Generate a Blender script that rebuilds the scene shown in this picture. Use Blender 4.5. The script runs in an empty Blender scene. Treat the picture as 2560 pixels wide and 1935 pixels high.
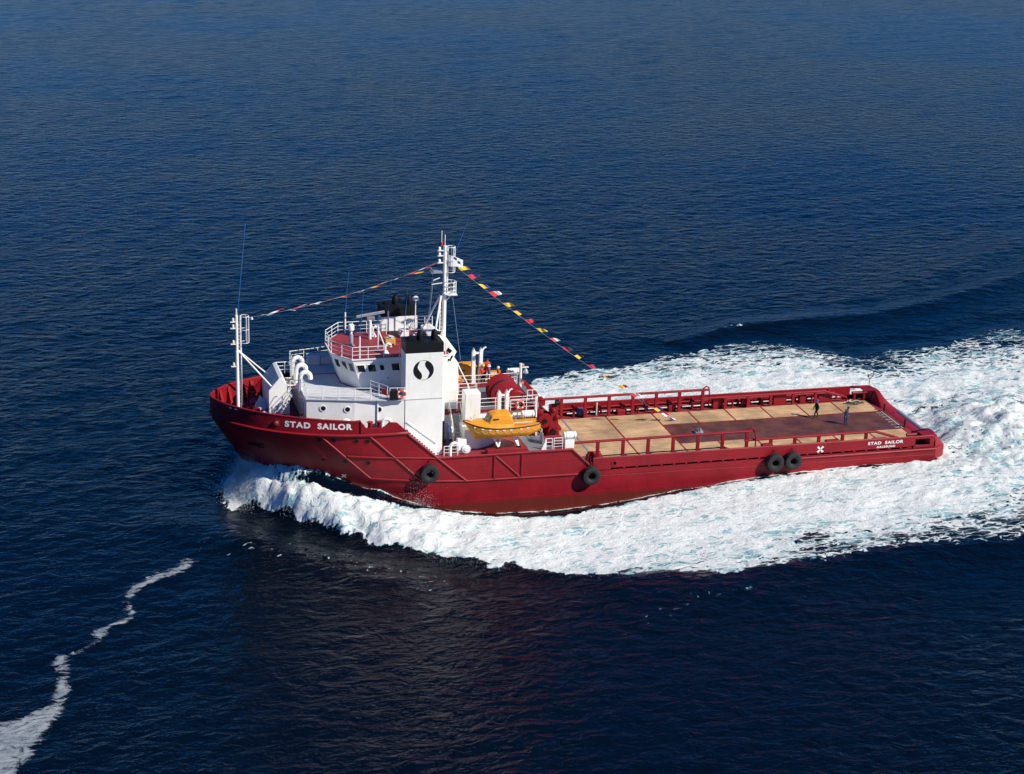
import bpy, math, random
import numpy as np
from mathutils import Vector, Matrix
random.seed(7)
scene = bpy.context.scene
C = scene.collection
R = math.radians

# ------------------------------------------------------------------ camera, sky, sun, exposure
TRIM = Matrix.Rotation(R(1.0), 4, 'Y')            # the ship runs slightly bow-up
def cam_matrix(pos, yaw, pitch, roll):
    f = Vector((math.sin(yaw)*math.cos(pitch), math.cos(yaw)*math.cos(pitch), -math.sin(pitch)))
    r = Vector((math.cos(yaw), -math.sin(yaw), 0)); u = r.cross(f)
    r2 = r*math.cos(roll)+u*math.sin(roll); u2 = u*math.cos(roll)-r*math.sin(roll)
    m = Matrix((( r2.x, u2.x, -f.x, pos[0]), (r2.y, u2.y, -f.y, pos[1]), (r2.z, u2.z, -f.z, pos[2]), (0, 0, 0, 1)))
    return m
cd = bpy.data.cameras.new('camera'); cam = bpy.data.objects.new('camera', cd); C.objects.link(cam)
cd.sensor_width = 36; cd.lens = 4577.52*36/2560; cd.clip_start = 1; cd.clip_end = 20000
cam.matrix_world = TRIM @ cam_matrix((-46.2358, -143.8659, 59.3341), .2699, .3349, .0329)
scene.camera = cam

SUN_EL, SUN_AZ = R(38), math.atan2(.79, -.61)      # azimuth from +Y towards +X
world = bpy.data.worlds.new('World'); scene.world = world; world.use_nodes = True
wn = world.node_tree; bg = wn.nodes['Background']
sky = wn.nodes.new('ShaderNodeTexSky'); sky.sky_type = 'NISHITA'; sky.sun_disc = False
sky.sun_elevation = SUN_EL; sky.sun_rotation = SUN_AZ; sky.air_density = 1.0; sky.dust_density = 0; sky.ozone_density = 6.0
sky.altitude = 1500
hs = wn.nodes.new('ShaderNodeHueSaturation'); hs.inputs['Saturation'].default_value = 1.5
tn = wn.nodes.new('ShaderNodeMix'); tn.data_type = 'RGBA'; tn.blend_type = 'MULTIPLY'; tn.inputs[0].default_value = 1; tn.inputs[7].default_value = (.84, .88, 1.18, 1)
wn.links.new(sky.outputs[0], hs.inputs['Color']); wn.links.new(hs.outputs[0], tn.inputs[6]); wn.links.new(tn.outputs[2], bg.inputs[0]); bg.inputs[1].default_value = .064
sl = bpy.data.lights.new('sun', 'SUN'); so = bpy.data.objects.new('sun', sl); C.objects.link(so)
sl.energy = 5.0; sl.angle = R(.53); sl.color = (1, .945, .84)
sd = Vector((math.sin(SUN_AZ)*math.cos(SUN_EL), math.cos(SUN_AZ)*math.cos(SUN_EL), math.sin(SUN_EL)))
so.rotation_euler = sd.to_track_quat('Z', 'Y').to_euler(); so.location = (60, -60, 80)
vs = scene.view_settings; vs.view_transform = 'Standard'; vs.look = 'None'; vs.exposure = .28; vs.gamma = 1; vs.use_curve_mapping = False

# ------------------------------------------------------------------ helpers
def tag(o, label=None, cat=None, group=None, kind=None):
    if label: o['label'] = label
    if cat: o['category'] = cat
    if group: o['group'] = group
    if kind: o['kind'] = kind
    return o
def empty(name, loc=(0, 0, 0), rz=0):
    o = bpy.data.objects.new(name, None); C.objects.link(o); o.location = loc; o.rotation_euler = (0, 0, rz); o.empty_display_size = .3
    return o
class MB:
    def __init__(s): s.v = []; s.f = []; s.m = []; s.cur = 0
    def add(s, vs_, fs_):
        b = len(s.v); s.v += [tuple(v) for v in vs_]
        for f in fs_: s.f.append(tuple(i+b for i in f)); s.m.append(s.cur)
        return s
    def box(s, x0, x1, y0, y1, z0, z1):
        return s.add([(x0,y0,z0),(x1,y0,z0),(x1,y1,z0),(x0,y1,z0),(x0,y0,z1),(x1,y0,z1),(x1,y1,z1),(x0,y1,z1)],
                     [(0,3,2,1),(4,5,6,7),(0,1,5,4),(1,2,6,5),(2,3,7,6),(3,0,4,7)])
    def obox(s, c, sx, sy, sz, rot=None):
        M = rot or Matrix.Identity(3); c = Vector(c)
        vs_ = [c+M@Vector((a*sx/2, b*sy/2, d*sz/2)) for d in (-1, 1) for a, b in ((-1,-1),(1,-1),(1,1),(-1,1))]
        return s.add(vs_, [(0,3,2,1),(4,5,6,7),(0,1,5,4),(1,2,6,5),(2,3,7,6),(3,0,4,7)])
    def prism(s, poly, axis, a, b):
        # poly: 2d points; axis: extrude axis
        n = len(poly)
        def P(p, w): return {'x': (w, p[0], p[1]), 'y': (p[0], w, p[1]), 'z': (p[0], p[1], w)}[axis]
        vs_ = [P(p, a) for p in poly]+[P(p, b) for p in poly]
        fs_ = [tuple(range(n))[::-1], tuple(range(n, 2*n))]+[(i, (i+1) % n, n+(i+1) % n, n+i) for i in range(n)]
        return s.add(vs_, fs_)
    def tube(s, p0, p1, r, n=8, r1=None, cap=True):
        p0 = Vector(p0); p1 = Vector(p1); d = (p1-p0)
        if d.length < 1e-6: return s
        q = d.normalized(); a = q.orthogonal().normalized(); b = q.cross(a); r1 = r if r1 is None else r1
        vs_ = [p0+(a*math.cos(t)+b*math.sin(t))*r for t in [2*math.pi*i/n for i in range(n)]]
        vs_ += [p1+(a*math.cos(t)+b*math.sin(t))*r1 for t in [2*math.pi*i/n for i in range(n)]]
        fs_ = [(i, (i+1) % n, n+(i+1) % n, n+i) for i in range(n)]
        if cap: fs_ += [tuple(range(n))[::-1], tuple(range(n, 2*n))]
        return s.add(vs_, fs_)
    def path(s, pts, r, n=8, closed=False):
        pts = [Vector(p) for p in pts]; N = len(pts); rings = []
        a = None
        for i, p in enumerate(pts):
            if closed: d = pts[(i+1) % N]-pts[i-1]
            else: d = pts[min(i+1, N-1)]-pts[max(i-1, 0)]
            d.normalize()
            if a is None: a = d.orthogonal().normalized()
            a = (a-d*a.dot(d)).normalized(); b = d.cross(a)
            rr = r[i] if isinstance(r, (list, tuple)) else r
            rings.append([p+(a*math.cos(t)+b*math.sin(t))*rr for t in [2*math.pi*k/n for k in range(n)]])
        vs_ = [v for q in rings for v in q]; fs_ = []
        for i in range(N if closed else N-1):
            j = (i+1) % N
            for k in range(n): fs_.append((i*n+k, i*n+(k+1) % n, j*n+(k+1) % n, j*n+k))
        if not closed: fs_ += [tuple(range(n))[::-1], tuple(range((N-1)*n, N*n))]
        return s.add(vs_, fs_)
    def lathe(s, prof, c, axis=(0, 0, 1), n=16, cap=True):
        # prof: (radius, height) list
        q = Vector(axis).normalized(); a = q.orthogonal().normalized(); b = q.cross(a); c = Vector(c)
        vs_ = [c+q*h+(a*math.cos(2*math.pi*k/n)+b*math.sin(2*math.pi*k/n))*r for r, h in prof for k in range(n)]
        fs_ = [(i*n+k, i*n+(k+1) % n, (i+1)*n+(k+1) % n, (i+1)*n+k) for i in range(len(prof)-1) for k in range(n)]
        if cap: fs_ += [tuple(range(n))[::-1], tuple(range((len(prof)-1)*n, len(prof)*n))]
        return s.add(vs_, fs_)
    def grid(s, rows, thick=None):
        nr = len(rows); nc = len(rows[0])
        return s.add([p for r in rows for p in r], [(i*nc+j, i*nc+j+1, (i+1)*nc+j+1, (i+1)*nc+j) for i in range(nr-1) for j in range(nc-1)])
    def mirror_y(s):
        b = len(s.v); s.v += [(x, -y, z) for x, y, z in s.v]
        n = len(s.f)
        for i in range(n): s.f.append(tuple(k+b for k in s.f[i][::-1])); s.m.append(s.m[i])
        return s
    def build(s, name, mat, parent=None, smooth=False, label=None, bevel=0):
        me = bpy.data.meshes.new(name); me.from_pydata(s.v, [], s.f)
        for m in (mat if isinstance(mat, (list, tuple)) else [mat]): me.materials.append(m)
        if max(s.m, default=0): me.polygons.foreach_set('material_index', s.m)
        import bmesh
        bm = bmesh.new(); bm.from_mesh(me); bmesh.ops.recalc_face_normals(bm, faces=bm.faces)
        if bevel: bmesh.ops.bevel(bm, geom=[e for e in bm.edges if len(e.link_faces) == 2 and e.calc_face_angle(0) > .5], offset=bevel, segments=1, affect='EDGES', clamp_overlap=True)
        bm.to_mesh(me); bm.free()
        if smooth:
            me.polygons.foreach_set('use_smooth', [True]*len(me.polygons))
            me.set_sharp_from_angle(angle=R(40))
        o = bpy.data.objects.new(name, me); C.objects.link(o); o.parent = parent
        if label: o['label'] = label
        return o
def copy_tree(o, parent=None):
    c = o.copy(); C.objects.link(c); c.parent = parent
    for k, v in o.items():
        c[k] = v
    for ch in list(o.children): copy_tree(ch, c)
    return c
def seg(name, p0, p1, r, mat, parent, n=8): return MB().tube(p0, p1, r, n).build(name, mat, parent, True)

# ------------------------------------------------------------------ materials
MATS = {}
def nodes(m): return m.node_tree.nodes, m.node_tree.links
def mk(name, col, rough=.5, metal=0, var=.12, vscale=.7, bump=0, bscale=30, streak=0, scol=(.25, .12, .05), spec=.5):
    m = bpy.data.materials.new(name); m.use_nodes = True; N, L = nodes(m); b = N['Principled BSDF']
    b.inputs['Roughness'].default_value = rough; b.inputs['Metallic'].default_value = metal; b.inputs['Specular IOR Level'].default_value = spec
    tc = N.new('ShaderNodeTexCoord')
    n1 = N.new('ShaderNodeTexNoise'); n1.inputs['Scale'].default_value = vscale; n1.inputs['Detail'].default_value = 8; n1.inputs['Roughness'].default_value = .65
    L.new(tc.outputs['Object'], n1.inputs['Vector'])
    mr = N.new('ShaderNodeMapRange'); mr.inputs[1].default_value = .3; mr.inputs[2].default_value = .7; mr.inputs[3].default_value = 1-var; mr.inputs[4].default_value = 1+var
    L.new(n1.outputs['Fac'], mr.inputs[0])
    mx = N.new('ShaderNodeMix'); mx.data_type = 'RGBA'; mx.blend_type = 'MULTIPLY'; mx.inputs[0].default_value = 1
    mx.inputs[6].default_value = (*col, 1); L.new(mr.outputs[0], mx.inputs[7]); out = mx.outputs[2]
    if streak:
        mp = N.new('ShaderNodeMapping'); mp.inputs['Scale'].default_value = (5, 5, .35); L.new(tc.outputs['Object'], mp.inputs[0])
        n2 = N.new('ShaderNodeTexNoise'); n2.inputs['Scale'].default_value = 1; n2.inputs['Detail'].default_value = 6; L.new(mp.outputs[0], n2.inputs['Vector'])
        r2 = N.new('ShaderNodeMapRange'); r2.inputs[1].default_value = .58; r2.inputs[2].default_value = .78; r2.inputs[3].default_value = 0; r2.inputs[4].default_value = streak
        L.new(n2.outputs['Fac'], r2.inputs[0])
        m2 = N.new('ShaderNodeMix'); m2.data_type = 'RGBA'; L.new(r2.outputs[0], m2.inputs[0]); L.new(out, m2.inputs[6]); m2.inputs[7].default_value = (*scol, 1); out = m2.outputs[2]
    L.new(out, b.inputs['Base Color'])
    if bump:
        nb = N.new('ShaderNodeTexNoise'); nb.inputs['Scale'].default_value = bscale; nb.inputs['Detail'].default_value = 4; L.new(tc.outputs['Object'], nb.inputs['Vector'])
        bp = N.new('ShaderNodeBump'); bp.inputs['Strength'].default_value = bump; bp.inputs['Distance'].default_value = .02; L.new(nb.outputs['Fac'], bp.inputs['Height']); L.new(bp.outputs[0], b.inputs['Normal'])
    MATS[name] = m; return m
WHITE = mk('white_paint', (.83, .82, .77), .42, var=.06, streak=.30, scol=(.56, .42, .24))
WHITE2 = mk('white_paint_gloss', (.84, .83, .79), .35, var=.04)
DECKW = mk('pale_grey_deck', (.53, .535, .55), .7, var=.1, vscale=.9, streak=0)
RED = mk('red_paint', (.24, .009, .0155), .45, spec=.3, var=.16, vscale=.8, streak=.25, scol=(.12, .012, .014))
REDD = mk('red_deck_paint', (.24, .025, .032), .6, var=.18, vscale=.8)
DKRED = mk('dark_red_deck', (.085, .016, .018), .65, var=.25, vscale=1)
BLACK = mk('black_paint', (.006, .0065, .008), .5, var=.3, spec=.3)
RUBBER = mk('tyre_rubber', (.011, .012, .014), .75, var=.5, vscale=3, bump=.4)
GREY = mk('grey_steel', (.2, .21, .23), .5, .2, var=.15)
GALV = mk('galvanised_steel', (.42, .44, .46), .45, .5, var=.1)
ORANGE = mk('lifeboat_orange', (.74, .29, .008), .38, var=.06)
ORANGE2 = mk('lifebuoy_orange', (.7, .09, .03), .5, var=.05)
CREAM = mk('cream_paint', (.66, .58, .42), .5, var=.06)
GLASS = mk('dark_glass', (.01, .013, .016), .12, var=.1, spec=.5)
LETTER = mk('white_lettering', (.8, .79, .76), .5, var=.05)
BLUEP = mk('blue_paint', (.02, .09, .24), .5, var=.25)
ANT = mk('blue_antenna', (.02, .13, .42), .4, var=.05)
YEL = mk('flag_yellow', (.72, .46, .02), .8, var=.08)
FRED = mk('flag_red', (.6, .02, .035), .8, var=.08)
FBLUE = mk('flag_blue', (.025, .03, .16), .8, var=.08)
FWHITE = mk('flag_white', (.72, .73, .75), .8, var=.05)
FBLACK = mk('flag_black', (.02, .02, .025), .8, var=.05)
SKIN = mk('skin', (.45, .25, .17), .6, var=.05)
HAIR = mk('dark_hair', (.03, .02, .015), .7, var=.1)
NAVY = mk('navy_cloth', (.018, .03, .085), .85, var=.15, vscale=5)
BLUECL = mk('blue_cloth', (.03, .07, .28), .85, var=.1, vscale=5)
DKCL = mk('dark_cloth', (.014, .018, .026), .85, var=.2, vscale=5)
REDCL = mk('orange_red_cloth', (.62, .05, .02), .8, var=.1, vscale=5)
YELHAT = mk('yellow_plastic', (.75, .45, .01), .35, var=.03)
TARP = mk('white_tarpaulin', (.62, .63, .63), .7, var=.1, vscale=2, bump=.5, bscale=6)
NETM = mk('brown_net', (.07, .06, .04), .95, var=.5, vscale=6)
WIRE = mk('dark_wire_rope', (.025, .03, .035), .6, .3, var=.3, vscale=6, bump=1, bscale=14)
WOODC = mk('crate_wood', (.62, .33, .06), .7, var=.12, vscale=5)
BLUETARP = mk('blue_grey_tarp', (.14, .17, .22), .6, var=.35, vscale=4)

# hull: red topsides, brown antifouling below, worn marks near the waterline
def hull_mat():
    m = mk('hull_red', (.235, .0075, .0145), .42, var=.2, vscale=.4, streak=.5, scol=(.12, .010, .015), spec=.28)
    N, L = nodes(m); b = N['Principled BSDF']; src = b.inputs['Base Color'].links[0].from_socket
    tc = N.new('ShaderNodeTexCoord'); sp = N.new('ShaderNodeSeparateXYZ'); L.new(tc.outputs['Object'], sp.inputs[0])
    nz = N.new('ShaderNodeTexNoise'); nz.inputs['Scale'].default_value = 1.2; nz.inputs['Detail'].default_value = 6; L.new(tc.outputs['Object'], nz.inputs['Vector'])
    ad = N.new('ShaderNodeMath'); ad.operation = 'MULTIPLY_ADD'; L.new(nz.outputs['Fac'], ad.inputs[0]); ad.inputs[1].default_value = .25; L.new(sp.outputs['Z'], ad.inputs[2])
    r = N.new('ShaderNodeMapRange'); L.new(ad.outputs[0], r.inputs[0]); r.inputs[1].default_value = -.12; r.inputs[2].default_value = -.02; r.inputs[3].default_value = 1; r.inputs[4].default_value = 0
    mx = N.new('ShaderNodeMix'); mx.data_type = 'RGBA'; L.new(r.outputs[0], mx.inputs[0]); L.new(src, mx.inputs[6]); mx.inputs[7].default_value = (.125, .018, .013, 1)
    # pale scuffs
    mp = N.new('ShaderNodeMapping'); mp.inputs['Scale'].default_value = (1.1, 1.1, 2.4); L.new(tc.outputs['Object'], mp.inputs[0])
    n3 = N.new('ShaderNodeTexNoise'); n3.inputs['Scale'].default_value = 2.3; n3.inputs['Detail'].default_value = 9; n3.inputs['Roughness'].default_value = .75; L.new(mp.outputs[0], n3.inputs['Vector'])
    r3 = N.new('ShaderNodeMapRange'); L.new(n3.outputs['Fac'], r3.inputs[0]); r3.inputs[1].default_value = .70; r3.inputs[2].default_value = .76; r3.inputs[4].default_value = .55
    rz = N.new('ShaderNodeMapRange'); L.new(sp.outputs['Z'], rz.inputs[0]); rz.inputs[1].default_value = .9; rz.inputs[2].default_value = .2; 
    mu = N.new('ShaderNodeMath'); mu.operation = 'MULTIPLY'; L.new(r3.outputs[0], mu.inputs[0]); L.new(rz.outputs[0], mu.inputs[1])
    m3 = N.new('ShaderNodeMix'); m3.data_type = 'RGBA'; L.new(mu.outputs[0], m3.inputs[0]); L.new(mx.outputs[2], m3.inputs[6]); m3.inputs[7].default_value = (.45, .3, .28, 1)
    L.new(m3.outputs[2], b.inputs['Base Color'])
    # plate unevenness between frames
    nb = N.new('ShaderNodeTexNoise'); nb.inputs['Scale'].default_value = 1.1; nb.inputs['Detail'].default_value = 3; L.new(tc.outputs['Object'], nb.inputs['Vector'])
    cx_ = N.new('ShaderNodeCombineXYZ'); L.new(sp.outputs['X'], cx_.inputs[0]); L.new(sp.outputs['Z'], cx_.inputs[1])
    bk = N.new('ShaderNodeTexBrick'); bk.inputs['Scale'].default_value = 1; bk.inputs['Brick Width'].default_value = 5.6; bk.inputs['Row Height'].default_value = 1.55; bk.inputs['Mortar Size'].default_value = .03; bk.inputs['Mortar Smooth'].default_value = .6; L.new(cx_.outputs[0], bk.inputs['Vector'])
    sb = N.new('ShaderNodeMath'); sb.operation = 'MULTIPLY_ADD'; L.new(bk.outputs['Fac'], sb.inputs[0]); sb.inputs[1].default_value = .35; L.new(nb.outputs['Fac'], sb.inputs[2])
    bp = N.new('ShaderNodeBump'); bp.inputs['Strength'].default_value = .4; bp.inputs['Distance'].default_value = .07; L.new(sb.outputs[0], bp.inputs['Height']); L.new(bp.outputs[0], b.inputs['Normal'])
    return m
HULL = hull_mat()
def wood_mat():
    m = mk('deck_wood', (.49, .315, .165), .75, var=.42, vscale=.4)
    N, L = nodes(m); b = N['Principled BSDF']; src = b.inputs['Base Color'].links[0].from_socket
    tc = N.new('ShaderNodeTexCoord'); mp = N.new('ShaderNodeMapping'); mp.inputs['Scale'].default_value = (.35, 5.2, 1); L.new(tc.outputs['Object'], mp.inputs[0])
    n = N.new('ShaderNodeTexNoise'); n.inputs['Scale'].default_value = 1; n.inputs['Detail'].default_value = 7; n.inputs['Roughness'].default_value = .7; L.new(mp.outputs[0], n.inputs['Vector'])
    r = N.new('ShaderNodeMapRange'); L.new(n.outputs['Fac'], r.inputs[0]); r.inputs[1].default_value = .3; r.inputs[2].default_value = .7; r.inputs[3].default_value = .6; r.inputs[4].default_value = 1.34
    mx = N.new('ShaderNodeMix'); mx.data_type = 'RGBA'; mx.blend_type = 'MULTIPLY'; mx.inputs[0].default_value = 1; L.new(src, mx.inputs[6]); L.new(r.outputs[0], mx.inputs[7])
    wv = N.new('ShaderNodeTexWave'); wv.wave_type = 'BANDS'; wv.bands_direction = 'Y'; wv.inputs['Scale'].default_value = 1.45; L.new(tc.outputs['Object'], wv.inputs['Vector'])
    r2 = N.new('ShaderNodeMapRange'); L.new(wv.outputs['Fac'], r2.inputs[0]); r2.inputs[1].default_value = 0; r2.inputs[2].default_value = .06; r2.inputs[3].default_value = .55; r2.inputs[4].default_value = 1
    m2 = N.new('ShaderNodeMix'); m2.data_type = 'RGBA'; m2.blend_type = 'MULTIPLY'; m2.inputs[0].default_value = 1; L.new(mx.outputs[2], m2.inputs[6]); L.new(r2.outputs[0], m2.inputs[7])
    L.new(m2.outputs[2], b.inputs['Base Color'])
    return m
WOOD = wood_mat()
def steel_deck():
    m = mk('worn_steel_deck', (.115, .042, .028), .3, var=.5, vscale=.6)
    N, L = nodes(m); b = N['Principled BSDF']; tc = N.new('ShaderNodeTexCoord')
    n = N.new('ShaderNodeTexNoise'); n.inputs['Scale'].default_value = .5; n.inputs['Detail'].default_value = 5; L.new(tc.outputs['Object'], n.inputs['Vector'])
    r = N.new('ShaderNodeMapRange'); L.new(n.outputs['Fac'], r.inputs[0]); r.inputs[1].default_value = .35; r.inputs[2].default_value = .65; r.inputs[3].default_value = .3; r.inputs[4].default_value = .65; b.inputs['Specular IOR Level'].default_value = .35
    L.new(r.outputs[0], b.inputs['Roughness']); return m
STEEL = steel_deck()

# ------------------------------------------------------------------ the sea
def hash2(ix, iy, seed):
    n = (ix.astype(np.int64)*374761393+iy.astype(np.int64)*668265263+seed*1442695041) & 0xffffffff
    n = ((n ^ (n >> 13))*1274126177) & 0xffffffff
    n = (n ^ (n >> 16)) & 0xffffff
    return n/float(0xffffff)
def vnoise(x, y, seed=0):
    ix = np.floor(x); iy = np.floor(y); fx = x-ix; fy = y-iy
    fx = fx*fx*fx*(fx*(fx*6-15)+10); fy = fy*fy*fy*(fy*(fy*6-15)+10)
    a = hash2(ix, iy, seed); b = hash2(ix+1, iy, seed); c = hash2(ix, iy+1, seed); d = hash2(ix+1, iy+1, seed)
    return (a*(1-fx)+b*fx)*(1-fy)+(c*(1-fx)+d*fx)*fy
def fbm(x, y, seed=0, oct=5, gain=.5):
    s = 0; a = 1; t = 0
    for o in range(oct):
        k = 2**o; c, sn = math.cos(o*1.1), math.sin(o*1.1)
        s = s+a*vnoise((x*c-y*sn)*k+17.3*o, (x*sn+y*c)*k-9.1*o, seed+o*31); t += a; a *= gain
    return s/t
def sm(a, b, x): t = np.clip((x-a)/(b-a), 0, 1); return t*t*(3-2*t)

def axis(lo, hi, parts):
    # parts: (from, to, step); fills the rest with growing steps
    out = []
    for a, b, s in parts: out += list(np.arange(a, b, s))
    out.append(parts[-1][1]); out = np.array(out)
    l = [lo, lo*.35, lo*.12]; h = [hi*.12, hi*.35, hi]
    return np.concatenate([[v for v in l if v < out[0]-5], out, [v for v in h if v > out[-1]+5]])
gx = axis(-7000, 7000, [(-84, -54, .6), (-54, -38, .4), (-38, 64, .25), (64, 110, .45), (110, 260, .9)])
gy = axis(-4000, 9000, [(-84, -60, .6), (-60, -30, .38), (-30, 36, .25), (36, 100, .5), (100, 220, .8), (220, 380, 1.1)])
X, Y = np.meshgrid(gx, gy)
nx, ny = len(gx), len(gy)
hk = [-40, -32.3, -30.2, -29, -27.6, -26.2, -25.2, -23.4, -21.2, -17.5, -15.5, -13, 31, 32.2, 34, 60]
hv = [0, 0, .55, 1.95, 3.05, 3.75, 4.3, 4.95, 5.5, 6.3, 6.6, 6.9, 6.9, 6.5, 6.4, 6.4]      # half breadth of the hull where it meets the water
half_w = np.interp(X, hk, hv)
aY = np.abs(Y)
d = aY-half_w
fwd = np.maximum(0, -30.2-X)
d = np.where(fwd > 0, np.hypot(fwd*1.2, aY), d)
zc = np.interp(X, [-33, -31, -30, -29, -27.6, -26.2, -25.2, -23.4, -21.2, -17.5, -15.6, -13, -9.3, -4.7, 0, 5, 12.5, 18, 24, 31, 36, 44],
               [.1, 1.7, 2.8, 3.4, 3.4, 3.1, 2.95, 2.5, 1.8, .45, -.22, -.8, -1.25, -1.45, -1.2, -.6, .12, .5, .7, .5, .6, .5])-.01745*np.clip(X, -33, 36)
jag = (fbm(X*.16, Y*.16, 5, 4)-.5)*2
jag2 = (fbm(X*.55, Y*.55, 8, 5, .6)-.5)*2
jag3 = (fbm(X*1.7, Y*1.7, 9, 3, .6)-.5)*2
din = np.interp(X, [-31, -27.8, -26.6, -22, -18, -15, -12.6, -10, -7.8, -4.6, .8, 5, 10, 16, 31, 34], [-1.2, -1.0, .3, 1.3, 2.0, 2.4, 3.0, 3.8, 4.3, 4.2, 3.1, 2.0, 1.1, .5, .3, -7])
dop = np.interp(X, [-33, -31.5, -30, -28.4, -27.3, -24.3, -22.6, -19, -17.3, -15, -11, -5.4, .8, 4.8, 8.8, 13.5, 17.6, 31, 60, 130],
                [.3, 1.2, 1.5, 1.9, 2.5, 4.0, 5.6, 8.0, 9.8, 11.2, 12.6, 15.9, 18.0, 19.3, 19.3, 18.0, 18.0, 18.3, 18.6, 19])
dos = np.interp(X, [-33, -31.5, -30, -28.4, -24.3, -19, -15, -5.4, 1.6, 4.2, 9, 15.5, 21, 26, 31.4, 34.4, 36.8, 41, 45.8, 52.6, 60, 130],
                [.3, 1.6, 2.9, 3.6, 6.5, 10., 13, 14.3, 15., 15.8, 17., 20., 21.2, 22.4, 21., 18.2, 15.3, 16.5, 17.3, 20., 21, 22])
dout = np.where(Y < 0, dop, dos)
dout_s = dout*(1+.09*jag)+.35*jag2*np.clip(dout/6, 0, 1)
dout = dout*(1+.10*jag)+(.95*jag2+.55*jag3)*np.clip(dout/5, 0, 1)
A = np.interp(X, [-33, -31, -29, -26, -22, -18, -12, -5, 5, 15, 32, 60], [.05, 1.5, 2.7, 2.45, 1.75, 1.0, .3, .02, .0, .15, .3, .3])
q = np.clip((d-din)/np.maximum(dout-din, .3), 0, 1)
qs = np.clip((d-din)/np.maximum(dout_s-din, .3), 0, 1)
h = np.where(d < din, zc+(A-zc)*sm(0, 1, np.clip(d/np.maximum(din, .05), 0, 1)), A*(1-qs**1.7))
h = np.where(X > 33, A*(1-np.clip((aY+0)/np.maximum(dout+6.4, 1), 0, 1)**2), h)
e = d-dout_s
h = np.where(e > 0, -.42*np.sqrt(A)*(e/3.2)*np.exp(-(e/3.2)**2)*1.6, h)
# boil behind the stern
h += 1.35*np.exp(-((X-40.5)/5.5)**2-((Y+1.5)/6.5)**2)+.5*np.exp(-((X-52)/9)**2-(Y/9)**2)
h -= .2*np.exp(-((X-33.8)/1.6)**2-(Y/6)**2)
def seg_d(px, py, pts):
    best = np.full(px.shape, 1e9)
    for (ax, ay), (bx, by) in zip(pts[:-1], pts[1:]):
        t = np.clip(((px-ax)*(bx-ax)+(py-ay)*(by-ay))/((bx-ax)**2+(by-ay)**2), 0, 1)
        best = np.minimum(best, np.hypot(px-ax-t*(bx-ax), py-ay-t*(by-ay)))
    return best
# diverging wave crests outside the foam
for pts, a, wd in (([(-2, -26.2), (6, -26.6), (12, -25), (20, -24.2), (45, -23.5)], .55, 4.2), ([(21, 30.5), (28, 34.2), (37, 34.6), (45, 35), (55, 38.5), (68, 45.5), (95, 58)], .38, 2.0),
                   ([(-36, -6), (-31, -10.5), (-26.5, -15.5), (-21.5, -20)], .3, 2.6), ([(48, 42), (70, 56), (100, 74)], .2, 2.6)):
    h += a*np.exp(-(seg_d(X, Y, pts)/wd)**2)
# wind waves
rng = np.random.default_rng(11)
wv = np.zeros_like(X)
far = np.clip((np.hypot(X-40, Y-80)-230)/120, 0, 1); fade = 1-far
for i in range(90):
    lam = 1.1*(9/1.1)**rng.random()
    th = R(-62)+rng.normal()*R(34)
    k = 2*math.pi/lam; st = .0075*(lam/2)**-.35*rng.uniform(.6, 1.3)
    kx, ky, ph = k*math.cos(th), k*math.sin(th), rng.uniform(0, 6.28)
    nearw = np.clip(1-(Y-60)/70, 0, 1) if 2.0 < lam < 3.4 else (np.clip(1-(Y-26)/14, 0, 1)*np.clip((66-X)/6, 0, 1) if lam <= 2.0 else 1.0)
    wv += nearw*st/k*np.sin(kx*X+ky*Y+ph+.8*vnoise(X*.05, Y*.05, 50+i))
gust = .55+.9*fbm(X*.014, Y*.022, 90, 3)
wv *= fade*gust*np.interp(Y, [-60, 40, 120], [1, .9, .5])
calm = sm(0, 1, np.clip((d-dout+1)/4, 0, 1))*.75+.25
Z = h*1.0+wv*calm
# foam density
body = sm(-.35, .6, dout-d+jag2*.35)
inner = np.where(X < 33, sm(-.5, .5, d-din+jag2*.4), 1)
dens = np.interp(X, [-34, -12, -2, 12, 30, 60], [1, 1, .99, .97, .95, .9])
edge_soft = np.interp(X, [-34, -10, 5, 20, 60], [.02, .08, .75, 1.0, 1.0])
c = body*inner*(dens-edge_soft*.52*sm(.35, 1, q)-.22*jag*np.clip((X+10)/20, 0, 1))
c = np.maximum(c, np.where((d < din) & (X < 33), body*(.08+.95*np.exp(-np.maximum(d-.02, 0)/.22)*np.clip((X+31)/6, .3, .75)+.42*sm(-2, 14, X)*(.5+jag2)), 0))
c = np.maximum(c, .95*np.exp(-((X-41)/7)**4-((Y+1)/9)**4))
c = np.where(X < -29.6, c*np.exp(-(np.maximum(-31.1-X+.6*jag3+.5*jag2, 0)/.4)**2), c)
c = np.maximum(c, 1.0*np.exp(-(np.maximum(-31.1-X+.7*jag3, 0)/.35)**2-(np.maximum(aY-2.6+.7*jag3, 0)/.6)**2)*(X < -27.8))
c = np.where((X > 33), c*(1-.24*np.exp(-(aY/8.5)**4)*(1-np.exp(-((X-42)/6)**2-((Y+2)/6)**2)*.7)), c)
c = np.where(X > 62, c*np.interp(X, [62, 150, 250], [1, .75, .3]), c)
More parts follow.
